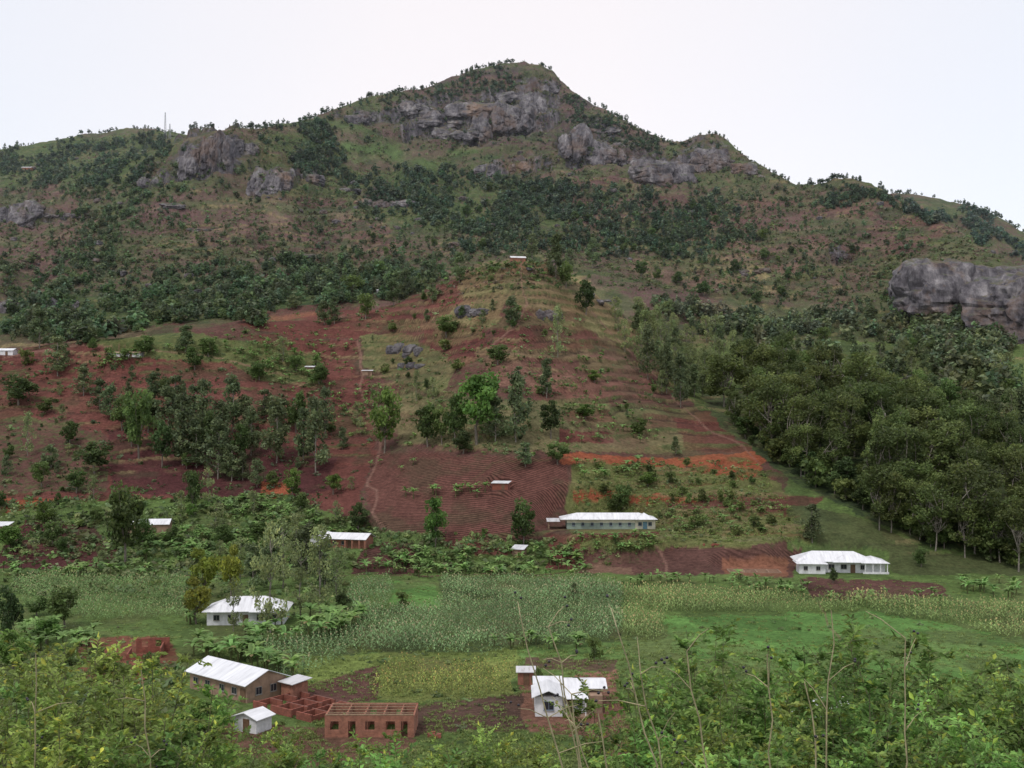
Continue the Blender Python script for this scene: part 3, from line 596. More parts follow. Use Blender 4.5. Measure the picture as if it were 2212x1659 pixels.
def spread(poly,n,mind):
    c=samp(poly,n*6);P=pick(c[:,0],c[:,1]);P=P[clear(P,1.1)];keep=[]
    for k in range(len(P)):
        if P[k,3]<.5: continue
        if all((P[k,0]-P[j,0])**2+(P[k,1]-P[j,1])**2>mind*mind for j in keep): keep.append(k)
        if len(keep)>=n: break
    return P[keep]
EP=[(1540,885),(1580,930),(1660,985),(1740,1045),(1860,1100),(2000,1175),(2250,1240),(2250,1010),(2000,930),(1850,860),(1600,835)]
for p in spread(EP,85,7.4):
    uu=CX+F*p[0]/p[1];hh_=rng.uniform(18,32) if rng.random()<.8 else rng.uniform(10,16)
    place_tree('euc',p[0],p[1],p[2],hh_*(1. if uu<1950 else .85),rng.uniform(.9,1.4))
for (u,b) in [(1900,1145),(1925,1150),(1985,1165),(2020,1190),(2085,1205),(2160,1215),(2200,1235)]:
    p=pick(u,b)[0];place_tree('euc',p[0],p[1],p[2],rng.uniform(18,23),1.1)
for p in spread([(1540,885),(1620,960),(1740,1050),(1870,1110),(2000,1180),(2212,1235),(2212,1170),(1900,1080),(1670,960)],60,3.6):
    place_tree(random.choice(['broad','dark','bush']),p[0],p[1],p[2],rng.uniform(4,11),1.2)
for p in spread([(1345,690),(1450,705),(1600,735),(1600,830),(1530,870),(1470,850),(1400,780)],60,4.6):
    place_tree(random.choice(['grev','sparse','sparse']),p[0],p[1],p[2],rng.uniform(9,16),rng.uniform(.8,1.2))
for p in spread([(1600,735),(1850,745),(2212,800),(2212,930),(2000,900),(1850,850),(1600,830)],60,6.):
    place_tree(random.choice(['grev','sparse','grev','broad']),p[0],p[1],p[2],rng.uniform(8,16),rng.uniform(.8,1.2))
for poly,n,kk,h0,h1 in [([(0,790),(200,750),(500,750),(700,800),(780,900),(780,1100),(0,1090)],34,['broad','sparse','grev'],3.5,9),([(520,700),(850,660),(1060,600),(1250,600),(1420,850),(1440,960),(860,960),(800,740)],34,['broad','dark','grev','bush'],2.,6),([(0,1100),(620,1090),(780,1150),(600,1230),(0,1230)],22,['broad','sparse','fresh','sparse'],3.5,9),([(1240,1010),(1600,1010),(1700,1140),(1440,1150),(1420,1080),(1240,1080)],18,['bush','broad'],2,4.5),([(1420,1100),(1750,1090),(1740,1160),(1440,1170)],12,['bush'],1.5,3),([(850,420),(1250,400),(1650,480),(1900,560),(1600,680),(1250,540),(700,560)],50,['dark','broad'],5,10)]:
    for p in spread(poly,n,6.):
        place_tree(random.choice(kk),p[0],p[1],p[2],rng.uniform(h0,h1),rng.uniform(.9,1.3))
# ------------------------------------------------------------ woodland masses
LOW=[]
for kd,sd,ld in (('broad',1,.05),('broad',2,.05),('grev',3,.06),('euc',4,.03),('broad',5,.05),('bush',6,.12)):
    H,TV,TF,CV,CF,c=gen_tree(kd,sd,ld)
    LOW.append((CV/H,CF,c/np.mean(c,0)))
TUF=[]
for s in range(3):
    r=np.random.default_rng(900+s);C=r.normal(size=(13,3))*np.array([.33,.33,.2])+np.array([0,0,.35]);a,b=cards(C,.34,r,.7,.1)
    TUF.append((a,b,np.repeat(r.uniform(.65,1.35,13),4)[:,None]*np.ones((1,3))))
def woods(name,label,specs,seed,protos,lo=.3,hi=.6,wide=(.8,1.4),warp=1.):
    r=np.random.default_rng(seed);P=[];Sx=[];T=[];W=[]
    for poly,n,h0,h1,col,kinds in specs:
        pa=np.array(poly,float);mx=45*warp
        c=np.stack([r.uniform(pa[:,0].min()-mx,pa[:,0].max()+mx,n*4),r.uniform(pa[:,1].min()-mx*.6,pa[:,1].max()+mx*.6,n*4)],1)
        du=(fbm(c[:,0]/70,c[:,1]/45,oct=4,seed=seed+1)-.5)*2*mx*1.6;dp=(fbm(c[:,0]/70,c[:,1]/45,oct=4,seed=seed+7)-.5)*2*mx
        c=c[inpoly(c[:,0]+du,c[:,1]+dp,poly)][:n]
        P0=pick(c[:,0],c[:,1]);nn=fbm(P0[:,0]/22,P0[:,1]/30,oct=4,seed=seed,g=.6)
        ok=(P0[:,3]>.5)&(nn>r.uniform(lo,hi,len(nn)))&clear(P0);P0=P0[ok];n=len(P0)
        if n==0: continue
        h=r.uniform(h0,h1,n)*r.uniform(.45,1.2,n);w=h*r.uniform(wide[0],wide[1],n)
        P.append(P0[:,:3]-np.array([0,0,.05])*h[:,None]);Sx.append(np.stack([w,w,h],1))
        T.append(np.array(col)[None]*r.uniform(.6,1.6,(n,1))*(1+r.uniform(-.15,.15,(n,3))));W.append(r.choice(kinds,n))
    P=np.concatenate(P);Sx=np.concatenate(Sx);T=np.concatenate(T);W=np.concatenate(W)
    V,Fc,C=scatter_merge(protos,W,P,Sx,r.uniform(0,6.28,len(P)),T)
    add_obj(name,build_mesh(name,V,Fc,[M_STUFF],col=C),kind='stuff',label=label,category='woodland')
    return len(P)
D1=(.076,.115,.07);D2=(.095,.14,.07);G1=(.11,.145,.065);G2=(.15,.205,.08)
nw=woods('mountain_woodland','dark green woodland clumps covering mountain gullies and ridges',[
([(0,335),(180,295),(380,300),(400,325),(280,400),(0,400)],1700,3.5,8,D1,[0,1,4]),
([(560,295),(720,250),(780,370),(1000,375),(1230,400),(1230,470),(1000,500),(850,460),(700,390)],2600,3,8.5,D1,[0,1,4]),
([(1000,480),(1230,400),(1600,440),(1650,520),(1300,570),(1000,540)],1800,3,8,D1,[0,1,2,4]),
([(0,650),(300,645),(560,600),(800,590),(920,600),(860,640),(700,685),(520,688),(300,720),(0,755)],1900,4,11,D2,[0,1,2,3,4]),
([(1380,650),(1600,680),(2000,660),(2212,700),(2212,870),(1850,720),(1600,735),(1420,700)],1300,5,12,(.13,.17,.09),[0,1,2,2,3]),
([(1600,735),(2212,780),(2212,940),(1900,870),(1600,830)],380,7,15,(.12,.155,.075),[2,3,0]),
([(1215,195),(1300,240),(1430,305),(1420,330),(1230,250)],700,2.5,5,D1,[0,1]),
([(600,275),(800,214),(1080,143),(1190,160),(1100,200),(850,225),(620,300)],800,2.5,6,D1,[0,1,4]),
([(1700,400),(1800,390),(1900,412),(1960,450),(1800,440)],500,3,7,D1,[0,1]),
([(1950,430),(2110,462),(2212,508),(2212,585),(2100,515),(2000,466)],1500,4,8,(.08,.12,.085),[0,1,4]),
([(170,400),(300,400),(280,500),(240,640),(100,640),(150,520)],900,3,7,D2,[0,1,4]),
([(600,560),(980,560),(1000,600),(860,640),(600,640)],700,4,10,D2,[0,2,3]),
([(0,560),(300,560),(560,560),(600,640),(0,650)],900,3,7,D2,[0,1,5]),
([(850,400),(1250,380),(1650,420),(1700,520),(1400,560),(850,560)],1000,2.5,7,D2,[0,1,2,4]),
([(0,400),(700,330),(900,560),(0,640)],1300,2.5,6,D2,[0,1,2,4]),
([(1450,330),(1750,420),(2000,500),(2000,680),(1400,620)],900,2.5,6,D2,[0,1,2,4]),
([(2120,720),(2212,730),(2212,900),(2100,830)],340,5,10,D2,[0,1,2]),
([(860,200),(1200,170),(1400,330),(1200,380),(800,320)],500,2,4.5,D1,[0,1,4]),
([(1400,290),(1560,285),(1720,385),(1960,425),(1960,450),(1720,420),(1560,330),(1400,310)],600,2,4.5,D1,[0,1,4]),
],11,LOW)
r=np.random.default_rng(77);uu=r.uniform(0,2212,760);keep=(fbm(uu/40.,uu*0,oct=3,seed=4)>.36);uu=uu[keep]
def skypick(u):
    Yg=YR[(YR>700)&(YR<1360)];x=(u-CX)/F*Yg;z=zat(x,Yg);p=HY-(z-CZ)*F/Yg;k=np.argmin(p);return x[k],Yg[k],z[k]
Ps=np.array([skypick(u) for u in uu]);n=len(Ps);h=r.uniform(1.5,5.,n)*r.uniform(.6,1.6,n)*np.where((uu>1400)&(uu<1700),.6,1.);w=h*r.uniform(.6,1.5,n)
V,Fc,C=scatter_merge(LOW,r.choice([0,1,2,2,3,4],n),Ps-np.array([0,0,.6]),np.stack([w,w,h],1),r.uniform(0,6.28,n),np.array(D1)[None]*r.uniform(.6,1.2,(n,1)))
add_obj('ridge_woodland',build_mesh('ridge_woodland',V,Fc,[M_STUFF],col=C),kind='stuff',label='small trees standing along the mountain skyline',category='woodland')
MP=[(0,320),(340,275),(700,230),(1000,140),(1200,130),(1300,220),(1450,290),(1560,280),(1700,385),(1950,420),(2212,570),(2212,680),(1300,620),(800,640),(0,640)]
woods('hillside_scrub','scattered green shrubs dotting the hillsides',[
(MP,19000,.8,2.8,G1,[0,1,2]),
(MP,7000,.8,2.4,(.17,.135,.095),[0,1,2]),
([(500,700),(1120,570),(1340,680),(1480,860),(1250,980),(800,980),(500,760)],2400,.4,1.8,G2,[0,1,2]),
([(0,780),(500,740),(820,850),(800,1120),(0,1220)],1800,.5,2.2,G1,[0,1,2]),
([(0,1085),(620,1070),(800,1140),(1250,1175),(1260,1240),(0,1240)],2600,.6,2.6,G2,[0,1,2]),
([(0,1240),(2212,1250),(2212,1640),(0,1640)],1200,.3,1.,G2,[0,1,2]),
([(0,1400),(420,1400),(420,1659),(0,1659)],1300,.5,1.8,G2,[0,1,2]),
([(0,1240),(760,1240),(740,1300),(0,1290)],700,.6,2.,G2,[0,1,2]),
],12,TUF,.25,.65,(.8,1.6),.3)
woods('terrace_scrub','low shrubs and weeds along the terraced garden plots',[
([(1250,1000),(1640,1000),(1740,1160),(1440,1180),(1260,1230),(1250,1100)],1500,.3,1.3,G2,[0,1,2]),
],14,TUF,.3,.6,(.8,1.6),.9)
# ------------------------------------------------------------ banana plants
def gen_banana(seed):
    r=np.random.default_rng(seed);parts=[];cols=[]
    Vv,Ff=tube([(0,0,-.3),(0,0,.9),(.03,0,1.9)],[.16,.13,.08],6);parts.append((Vv,Ff));cols.append(np.tile((.14,.15,.06),(len(Vv),1)))
    for k in range(10):
        az=k*2.4+r.uniform(-.4,.4);L_=r.uniform(1.7,2.5);el=r.uniform(.6,1.4);w=r.uniform(.26,.36)
        n=6;pts=[np.array([0,0,1.8])];a=el
        for i in range(n-1):
            pts.append(pts[-1]+np.array([math.cos(a),0,math.sin(a)])*L_/(n-1));a-=r.uniform(.25,.48)
        pts=np.array(pts);wd=w*np.array([.15,.8,1,1,.75,.1])
        Lf=pts+np.stack([0*wd,wd,-.25*wd],1);Rt=pts+np.stack([0*wd,-wd,-.25*wd],1)
        VV=np.concatenate([Lf,pts,Rt]);c,s=math.cos(az),math.sin(az)
        VV=np.stack([VV[:,0]*c-VV[:,1]*s,VV[:,0]*s+VV[:,1]*c,VV[:,2]],1)
        i=np.arange(n-1);FF=np.concatenate([np.stack([i,i+1,n+i+1,n+i],1),np.stack([n+i,n+i+1,2*n+i+1,2*n+i],1)])
        parts.append((VV,FF));b=r.uniform(.75,1.3);cc=np.array((.19,.32,.095))*b if r.random()>.1 else np.array((.24,.2,.09))
        cols.append(np.tile(cc,(len(VV),1)))
    VV,FF=merge(parts);return VV,FF,np.concatenate(cols)
BAN=[gen_banana(300+k) for k in range(4)]
BANM=[build_mesh('banana_plant',a,b,[M_LEAF],col=c) for a,b,c in BAN]
NB=0
def bananas(poly,n,s0=.8,s1=1.25):
    global NB
    c=samp(poly,n);P=pick(c[:,0],c[:,1]);P=P[clear(P,.9)]
    for p in P:
        if p[3]<.5: continue
        o=add_obj('banana_plant',BANM[random.randrange(4)],label='banana plant with broad arching green leaves',category='banana plant',group='banana plants among the plots')
        o.location=p[:3];s=random.uniform(s0,s1);o.scale=(s,s,s);o.rotation_euler=(0,0,random.uniform(0,6.28));NB+=1
bananas([(780,1215),(900,1215),(1060,1190),(1200,1190),(1270,1215),(1265,1252),(900,1252),(780,1238)],78)
bananas([(310,1165),(420,1150),(470,1180),(440,1212),(310,1212)],26)
bananas([(520,1370),(700,1330),(790,1335),(760,1372),(600,1400),(520,1400)],42,.9,1.35)
bananas([(350,1405),(520,1395),(600,1440),(650,1470),(560,1450),(400,1415)],42,.9,1.35)
bananas([(920,1060),(1050,1055),(1060,1075),(930,1082)],12);bananas([(870,1065),(900,1065),(900,1080),(870,1080)],2)
bananas([(1240,1165),(1420,1160),(1420,1195),(1250,1200)],22,.6,1.)
bananas([(1240,1010),(1380,1000),(1390,1030),(1250,1045)],18)
bananas([(2060,1255),(2200,1260),(2212,1300),(2080,1290)],22)
bananas([(0,1235),(400,1232),(400,1248),(0,1250)],24)
def stuff_scatter(name,label,cat,protos,specs,seed,mat=M_STUFF):
    r=np.random.default_rng(seed);P=[];Sx=[]
    for poly,n,a,b in specs:
        c=wsamp(poly,n,r);q=pick(c[:,0],c[:,1]);q=q[(q[:,3]>.5)&clear(q)];P.append(q[:,:3]);Sx.append(r.uniform(a,b,len(q)))
    P=np.concatenate(P);Sx=np.concatenate(Sx);n=len(P)
    V,Fc,C=scatter_merge(protos,r.integers(0,len(protos),n),P,Sx,r.uniform(0,6.28,n),r.uniform(.7,1.25,(n,1))*np.ones((n,3)))
    add_obj(name,build_mesh(name,V,Fc,[mat],col=C),kind='stuff',label=label,category=cat)
stuff_scatter('banana_grove','distant banana plants mixed through the hillside plots','banana plants',BAN,[
([(300,725),(520,735),(700,770),(700,840),(560,820),(480,780),(300,765)],110,.7,1.2),([(700,840),(810,830),(860,880),(720,900)],30,.6,1),
([(1230,860),(1400,870),(1430,960),(1220,960)],40,.6,1.),([(800,1000),(900,1000),(880,1020),(800,1020)],4,.7,1),([(200,770),(340,765),(340,785),(200,790)],24,.7,1.),
([(480,1060),(620,1100),(760,1140),(780,1170),(600,1150),(420,1110)],90,.6,1.1),([(1420,1100),(1700,1100),(1680,1160),(1430,1150)],50,.5,.8),
([(1250,620),(1060,560),(900,600),(820,660),(900,640),(1050,590)],50,.6,1.),([(540,700),(780,740),(760,800),(560,740)],14,.6,1.),
([(1060,770),(1300,760),(1320,860),(1080,850)],34,.5,.9),([(1300,900),(1250,930),(1400,960),(1460,950)],16,.5,.9),([(860,1200),(920,1180),(930,1230),(880,1230)],14,.7,1.1),
([(1360,1248),(1520,1252),(1760,1272),(1740,1292),(1530,1275),(1360,1262)],60,.5,.9),([(380,1150),(640,1150),(640,1200),(440,1230),(380,1220)],70,.7,1.1),([(60,1360),(200,1370),(180,1420),(40,1420)],30,.8,1.2),([(0,1180),(60,1180),(60,1230),(0,1230)],12,.7,1.),
([(1760,1292),(2040,1292),(2060,1306),(1770,1306)],24,.5,.9),([(1060,1395),(1250,1390),(1250,1410),(1060,1412)],14,.7,1.),([(400,1290),(440,1290),(440,1350),(390,1350)],8,.8,1.2),([(560,1215),(760,1215),(770,1245),(560,1245)],40,.8,1.2)],31)
# ------------------------------------------------------------ maize
def gen_maize(seed):
    r=np.random.default_rng(seed);parts=[];cols=[]
    Vv,Ff=tube([(0,0,0),(0,0,1.),(0,0,1.9)],[.03,.025,.015],3);parts.append((Vv,Ff));cols.append(np.tile((.22,.25,.11),(len(Vv),1)))
    for k in range(6):
        az=k*2.6+r.uniform(-.5,.5);z=.3+k*.24;L_=.75;c,s=math.cos(az),math.sin(az);d=np.array([c,s,0]);w=np.array([-s,c,0])*.09
        p0=np.array([0,0,z]);p1=p0+d*L_*.5+np.array([0,0,.28]);p2=p0+d*L_+np.array([0,0,.02])
        VV=np.array([p0-w*.5,p0+w*.5,p1+w,p1-w,p2+w*.3,p2-w*.3]);parts.append((VV,np.array([[0,1,2,3],[3,2,4,5]])));cols.append(np.tile(np.array((.21,.32,.125))*r.uniform(.8,1.25),(6,1)))
    VV=np.array([(0,-.02,1.8),(0,.02,1.8),(.14,.05,2.15),(-.14,-.05,2.1)]);parts.append((VV,np.array([[0,1,2,3]])));cols.append(np.tile((.45,.40,.22),(4,1)))
    a,b=merge(parts);return a,b,np.concatenate(cols)
MZ=[gen_maize(k) for k in range(3)]
gx,gy=np.meshgrid(np.arange(-140,170,1.1),np.arange(150,300,2.0));gx=gx+.35*gy%1.1;gx=(gx+rng.uniform(-.2,.2,gx.shape)).ravel();gy=(gy+rng.uniform(-.2,.2,gy.shape)).ravel()
gz=zat(gx,gy);gu=CX+F*gx/gy;gp=HY-(gz-CZ)*F/gy
gu2=gu+12*(fbm(gx/8,gy/8,oct=3,seed=61)-.5)*2;gp2=gp+7*(fbm(gx/8,gy/8,oct=3,seed=62)-.5)*2
def maize(label,polys,tint,hs,dens=1.):
    m=np.zeros(gx.shape,bool)
    for p in polys:m|=inpoly(gu2,gp2,p)
    m&=rng.random(m.shape)<dens*sst(.2,.4,fbm(gx/7,gy/7,oct=3,seed=66))
    m&=clear(np.stack([gx,gy],1))
    k=np.where(m)[0];n=len(k);P=np.stack([gx[k],gy[k],gz[k]],1)
    pt=(.55+.9*fbm(gx[k]/9,gy[k]/9,oct=3,seed=88))[:,None]
    V,Fc,C=scatter_merge(MZ,rng.integers(0,3,n),P,hs*rng.uniform(.7,1.2,n)*(.7+.6*vn(gx[k]/12,gy[k]/12,seed=4)),rng.uniform(0,6.28,n),np.array(tint)[None]*pt*rng.uniform(.7,1.3,(n,1)))
    add_obj('maize_crop',build_mesh('maize_crop',V,Fc,[M_STUFF],col=C),kind='stuff',label=label,category='maize')
maize('dense green maize crop on the flat valley floor',[[(770,1315),(930,1310),(1250,1290),(1345,1300),(1340,1385),(1090,1395),(1090,1418),(780,1410)],[(560,1405),(770,1330),(790,1400),(620,1480)],[(950,1250),(1265,1255),(1345,1270),(1340,1300),(950,1308)],[(770,1250),(840,1250),(850,1310),(720,1320)]],(1.05,1.05,1.15),1.15)
maize('tall pale green maize strip beyond bright pasture',[[(1345,1275),(1500,1275),(1760,1300),(2020,1300),(2212,1310),(2300,1400),(1900,1322),(1640,1325),(1350,1330)],[(1345,1330),(1440,1335),(1430,1385),(1345,1380)]],(1.25,1.12,1.),1.1)
maize('maize plots with patches of bare soil',[[(20,1255),(400,1250),(400,1335),(160,1340),(60,1320)]],(.95,1.,.95),1.)
maize('yellowing short maize plot beside ploughed soil',[[(830,1432),(1115,1430),(1100,1505),(810,1512)]],(1.5,1.25,.8),.8,1.)
tp_=[]
for k in range(3):
    r=np.random.default_rng(k);C=r.normal(size=(14,3))*np.array([.3,.3,.08])+np.array([0,0,.16]);a,b=cards(C,.22,r,.35,-.5);a[:,2]=np.maximum(a[:,2],0);tp_.append((a,b,np.tile((.18,.25,.08),(len(a),1))*np.repeat(r.uniform(.7,1.4,14),4)[:,None]))
stuff_scatter('grass','rough grass tufts and weeds between plots','grass',tp_,[([(0,1400),(2212,1400),(2212,1659),(0,1659)],8000,.4,1.3),([(0,1240),(2212,1250),(2212,1420),(0,1420)],3500,.4,1.1),([(1250,1000),(1640,1000),(1740,1160),(1260,1200)],1600,.6,1.8)],51)
# ------------------------------------------------------------ rocks
def ico(n):
    bm=bmesh.new();bmesh.ops.create_icosphere(bm,subdivisions=n,radius=1.);bm.verts.ensure_lookup_table()
    a=np.array([v.co[:] for v in bm.verts]);b=np.array([[v.index for v in f.verts] for f in bm.faces]);bm.free();return a,b
IV,IF=ico(5);JV,JF=ico(4);JV2,JF2=ico(1)
def lump(seed,hi=True,boxy=.3,cut=.14):
    V0,F0=(IV,IF) if hi else (JV,JF)
    p=V0*1.
    k=np.max(np.abs(p),axis=1);bx=p/k[:,None];p=p*(1-boxy)+bx*boxy*.8
    q=p*1.5+seed*3.1
    d=.9*(fbm(q[:,0],q[:,1],q[:,2],oct=6,seed=seed,g=.53)-.5)
    joint=1-np.abs(2*vn(p[:,0]*3.3+seed,p[:,1]*3.3,p[:,2]*.8,seed=seed)-1);d-=cut*np.maximum(0,joint-.75)*4*.5
    st=np.abs(2*vn(p[:,0]*.8+seed,p[:,1]*.8,p[:,2]*4,seed=seed+3)-1);d-=.08*np.maximum(0,.25-st)*4
    return p*(1+d)[:,None],F0
def outcrop(u,pb,w,h,k,label,dep=.6,big=False,lean=.0,cut=.14,up=.34,hs=(.5,.85)):
    q0=pick(u,pb)[0];Y=q0[1];W=w*Y/F;Hh=h*Y/F;parts=[]
    for j in range(k):
        uu=u-w/2+(j+.5)*w/k+random.uniform(-.15,.15)*w/k;q=pick(uu,pb+random.uniform(-.3,.05)*h)[0]
        Vv,Ff=lump(random.randrange(1,500),big,.3,cut)
        sx=W/k*random.uniform(.7,1.1);sz=Hh*random.uniform(*hs);sy=max(sx,sz)*dep
        a=random.uniform(-.4,.4);Vv=Vv*np.array([sx,sy,sz]);ca,sa=math.cos(a),math.sin(a)
        Vv=np.stack([Vv[:,0]*ca-Vv[:,1]*sa,Vv[:,0]*sa+Vv[:,1]*ca+Vv[:,2]*lean,Vv[:,2]],1)+np.array([q[0],q[1]+sy*.75,q[2]+sz*up])-np.array([q0[0],q0[1],q0[2]])
        parts.append((Vv,Ff))
    VV,FF=merge(parts)
    o=add_obj('rock_outcrop',build_mesh('rock_outcrop',VV,FF,[M_ROCK],smooth=False),label=label,category='rock',group='rock outcrops on the mountain');o.location=q0[:3]
PK='dark grey-brown cliff face below the mountain summit'
for (u,pb,w,h,k,big) in [(890,248,84,40,2,1),(950,274,96,34,2,1),(1010,245,84,28,2,0),(1075,282,96,60,3,1),(1148,256,70,74,3,1),(1120,218,84,22,3,0),(1185,200,40,26,2,0),(1000,300,110,24,3,0),(1255,338,90,62,3,1),(1335,350,86,50,3,1),(1310,290,60,18,2,0)]:
    outcrop(u,pb,w,h,k,PK,.8,bool(big),.55)
GB='rounded bare grey granite outcrop on the ridge'
for (u,pb,w,h,k,big) in [(1440,402,110,58,2,1),(1535,364,64,58,2,1),(408,384,42,70,2,1),(466,367,58,78,3,1),(520,330,54,32,2,1),(580,412,88,50,3,1),(662,392,42,34,1,0),(30,480,86,58,2,1),(120,472,60,14,3,0),(170,470,30,12,1,0),(845,450,90,18,3,0),(800,444,50,18,2,0),(640,560,70,14,3,0),(130,667,60,30,3,0),(20,678,50,26,2,0),(1810,557,50,26,3,0),(375,452,30,16,1,0),(430,500,60,10,3,0),(330,402,50,22,2,0),(985,532,26,16,1,0),(1125,367,60,20,3,0),(1050,377,40,24,2,0),(750,415,30,14,1,0),(1630,590,60,12,3,0),(780,264,60,20,3,0),(1610,372,40,24,2,0)]:
    outcrop(u,pb,w,h,k,GB,.8,bool(big),.35)
CL='broad dark grey cliff with orange stains above forest'
for (u,pb,w,h,k,big) in [(1990,664,100,56,2,1),(2080,700,150,110,1,1),(2175,705,130,110,1,1),(2255,712,130,120,1,1)]:
    outcrop(u,pb,w,h,k,CL,.6,True,.3,.07,.4,(.75,.9))
for (u,pb,w,h,k) in [(875,765,75,34,4),(890,795,60,18,3),(1025,682,62,26,3),(1185,690,50,24,3),(1310,655,50,14,3),(1270,640,30,14,2)]:
    outcrop(u,pb,w,h,k,'dark layered rocks jutting from the terraced spur',.8,False,hs=(.4,.7),up=.25)
BMS=[]
for k in range(90):
    u=random.uniform(20,2150);p=random.uniform(330,640);q=pick(u,p)[0]
    if q[3]<.5: continue
    if len(BMS)<3: a,b=lump(600+k,False);BMS.append(build_mesh('boulder',a,b,[M_ROCK]))
    o=add_obj('boulder',BMS[k%len(BMS)],label='weathered grey boulder in hillside grass',category='rock',group='boulders scattered on the hillside')
    o.location=q[:3];s=random.uniform(.8,3.2);o.scale=(s*1.3,s,s*.8);o.rotation_euler=(0,0,random.uniform(0,6))
# ------------------------------------------------------------ buildings
class Geo:
    def __init__(s):s.V=[];s.F=[]
    def poly(s,*p):
        o=len(s.V);s.V+=list(p);s.F.append(list(range(o,o+len(p))));return s
    def box(s,x0,y0,z0,x1,y1,z1):
        o=len(s.V);s.V+=[(x0,y0,z0),(x1,y0,z0),(x1,y1,z0),(x0,y1,z0),(x0,y0,z1),(x1,y0,z1),(x1,y1,z1),(x0,y1,z1)]
        for f in((0,3,2,1),(4,5,6,7),(0,1,5,4),(1,2,6,5),(2,3,7,6),(3,0,4,7)):s.F.append([o+i for i in f])
        return s
    def hip(s,x0,y0,x1,y1,z,rise,t=.12):
        w=x1-x0;d=y1-y0
        if w>=d:a=(x0+d*.5,(y0+y1)/2);b=(x1-d*.5,(y0+y1)/2)
        else:a=((x0+x1)/2,y0+w*.5);b=((x0+x1)/2,y1-w*.5)
        o=len(s.V);s.V+=[(x0,y0,z),(x1,y0,z),(x1,y1,z),(x0,y1,z),(a[0],a[1],z+rise),(b[0],b[1],z+rise),(x0,y0,z-t),(x1,y0,z-t),(x1,y1,z-t),(x0,y1,z-t)]
        fs=[(0,1,5,4),(1,2,5),(2,3,4,5),(3,0,4)] if w>=d else [(0,1,4),(1,2,5,4),(2,3,5),(3,0,4,5)]
        for f in fs+[(6,7,1,0),(7,8,2,1),(8,9,3,2),(9,6,0,3),(9,8,7,6)]:s.F.append([o+i for i in f])
        return s
    def gable(s,x0,y0,x1,y1,z,rise,ax='x',t=.1,off=.5):
        if ax=='x':
            ym=y0+(y1-y0)*off
            P=[(x0,y0,z),(x1,y0,z),(x1,ym,z+rise),(x0,ym,z+rise),(x1,y1,z),(x0,y1,z)]
        else:
            xm=x0+(x1-x0)*off
            P=[(x0,y1,z),(x0,y0,z),(xm,y0,z+rise),(xm,y1,z+rise),(x1,y0,z),(x1,y1,z)]
        o=len(s.V);s.V+=P+[(a,b,c-t) for a,b,c in P]
        for f in((0,1,2,3),(3,2,4,5),(9,8,7,6),(11,10,8,9),(0,6,7,1),(4,10,11,5),(1,7,8,2),(2,8,10,4),(3,9,6,0),(5,11,9,3)):s.F.append([o+i for i in f])
        return s
    def shed(s,x0,y0,x1,y1,z0,z1,t=.1):
        P=[(x0,y0,z0),(x1,y0,z0),(x1,y1,z1),(x0,y1,z1)];o=len(s.V);s.V+=P+[(a,b,c-t) for a,b,c in P]
        for f in((0,1,2,3),(7,6,5,4),(0,4,5,1),(1,5,6,2),(2,6,7,3),(3,7,4,0)):s.F.append([o+i for i in f])
        return s
    def mesh(s,name,mat):
        me=bpy.data.meshes.new(name);me.from_pydata(s.V,[],s.F);me.materials.append(mat);me.update();return me
def thing(name,label,cat,site,yaw=0,**kw):
    e=add_obj(name,None,label=label,category=cat,**kw);e.empty_display_size=1
    x,y,z,D,R=SITE[site];e.location=(x,y,z);e.rotation_euler=(0,0,math.radians(yaw));return e
def part(g,name,par,mat,loc=(0,0,0),rz=0,**kw):
    o=add_obj(name,g if isinstance(g,bpy.types.Mesh) else g.mesh(name,mat),par,**kw);o.location=loc;o.rotation_euler=(0,0,rz);return o
WC={}
def window(par,x,y,z,w=1.2,h=1.1,rz=0,fr=None):
    fr=fr or M_FRAME;k=(w,h,fr.name)
    if k not in WC:
        g=Geo();f=.08;g.box(-w/2,-.06,0,-w/2+f,.04,h).box(w/2-f,-.06,0,w/2,.04,h).box(-w/2+f,-.06,0,w/2-f,.04,f).box(-w/2+f,-.06,h-f,w/2-f,.04,h).box(-.03,-.05,f,.03,.03,h-f).box(-w/2-.06,-.12,-.07,w/2+.06,.04,-.003)
        p=Geo().box(-w/2+f+.002,-.02,f+.002,w/2-f-.002,.02,h-f-.002);WC[k]=(g.mesh('window',fr),p.mesh('pane',M_PANE))
    a,b=WC[k];o=part(a,'window',par,None,(x,y,z),rz);part(b,'pane',o,None)
def door(par,x,y,z=0,w=1.,h=2.1,rz=0,mat=None):
    g=Geo().box(-w/2,-.05,0,w/2,.03,h).box(-w/2-.08,-.08,0,-w/2-.003,.03,h+.08).box(w/2+.003,-.08,0,w/2+.08,.03,h+.08).box(-w/2-.003,-.08,h+.003,w/2+.003,.03,h+.08)
    part(g,'door',par,mat or M_DOOR,(x,y,z),rz)
def gwalls(L,D,H,rise,ax='x',x0=None,y0=0,t=0):
    x0=-L/2 if x0 is None else x0;g=Geo().box(x0,y0,-1.2,x0+L,y0+D,H)
    if rise:
        if ax=='x':
            for x in(x0,x0+L): g.poly((x,y0,H),(x,y0+D,H),(x,y0+D/2,H+rise))
        else:
            for y in(y0,y0+D): g.poly((x0,y,H),(x0+L,y,H),(x0+L/2,y,H+rise))
    return g
e=thing('school','long low green and cream building under white hipped sheet roof','school','school',0)
part(Geo().box(-13,0,-1.2,7.5,8.5,1.9),'wall',e,M_GREENW,label='green plastered lower wall')
part(Geo().box(-13.02,-.02,1.905,7.52,8.52,2.95),'wall',e,M_CREAM,label='cream plastered upper wall')
part(Geo().box(7.53,.15,-1.2,13.6,8.3,2.85),'wall',e,M_CREAM,label='cream plastered end wall')
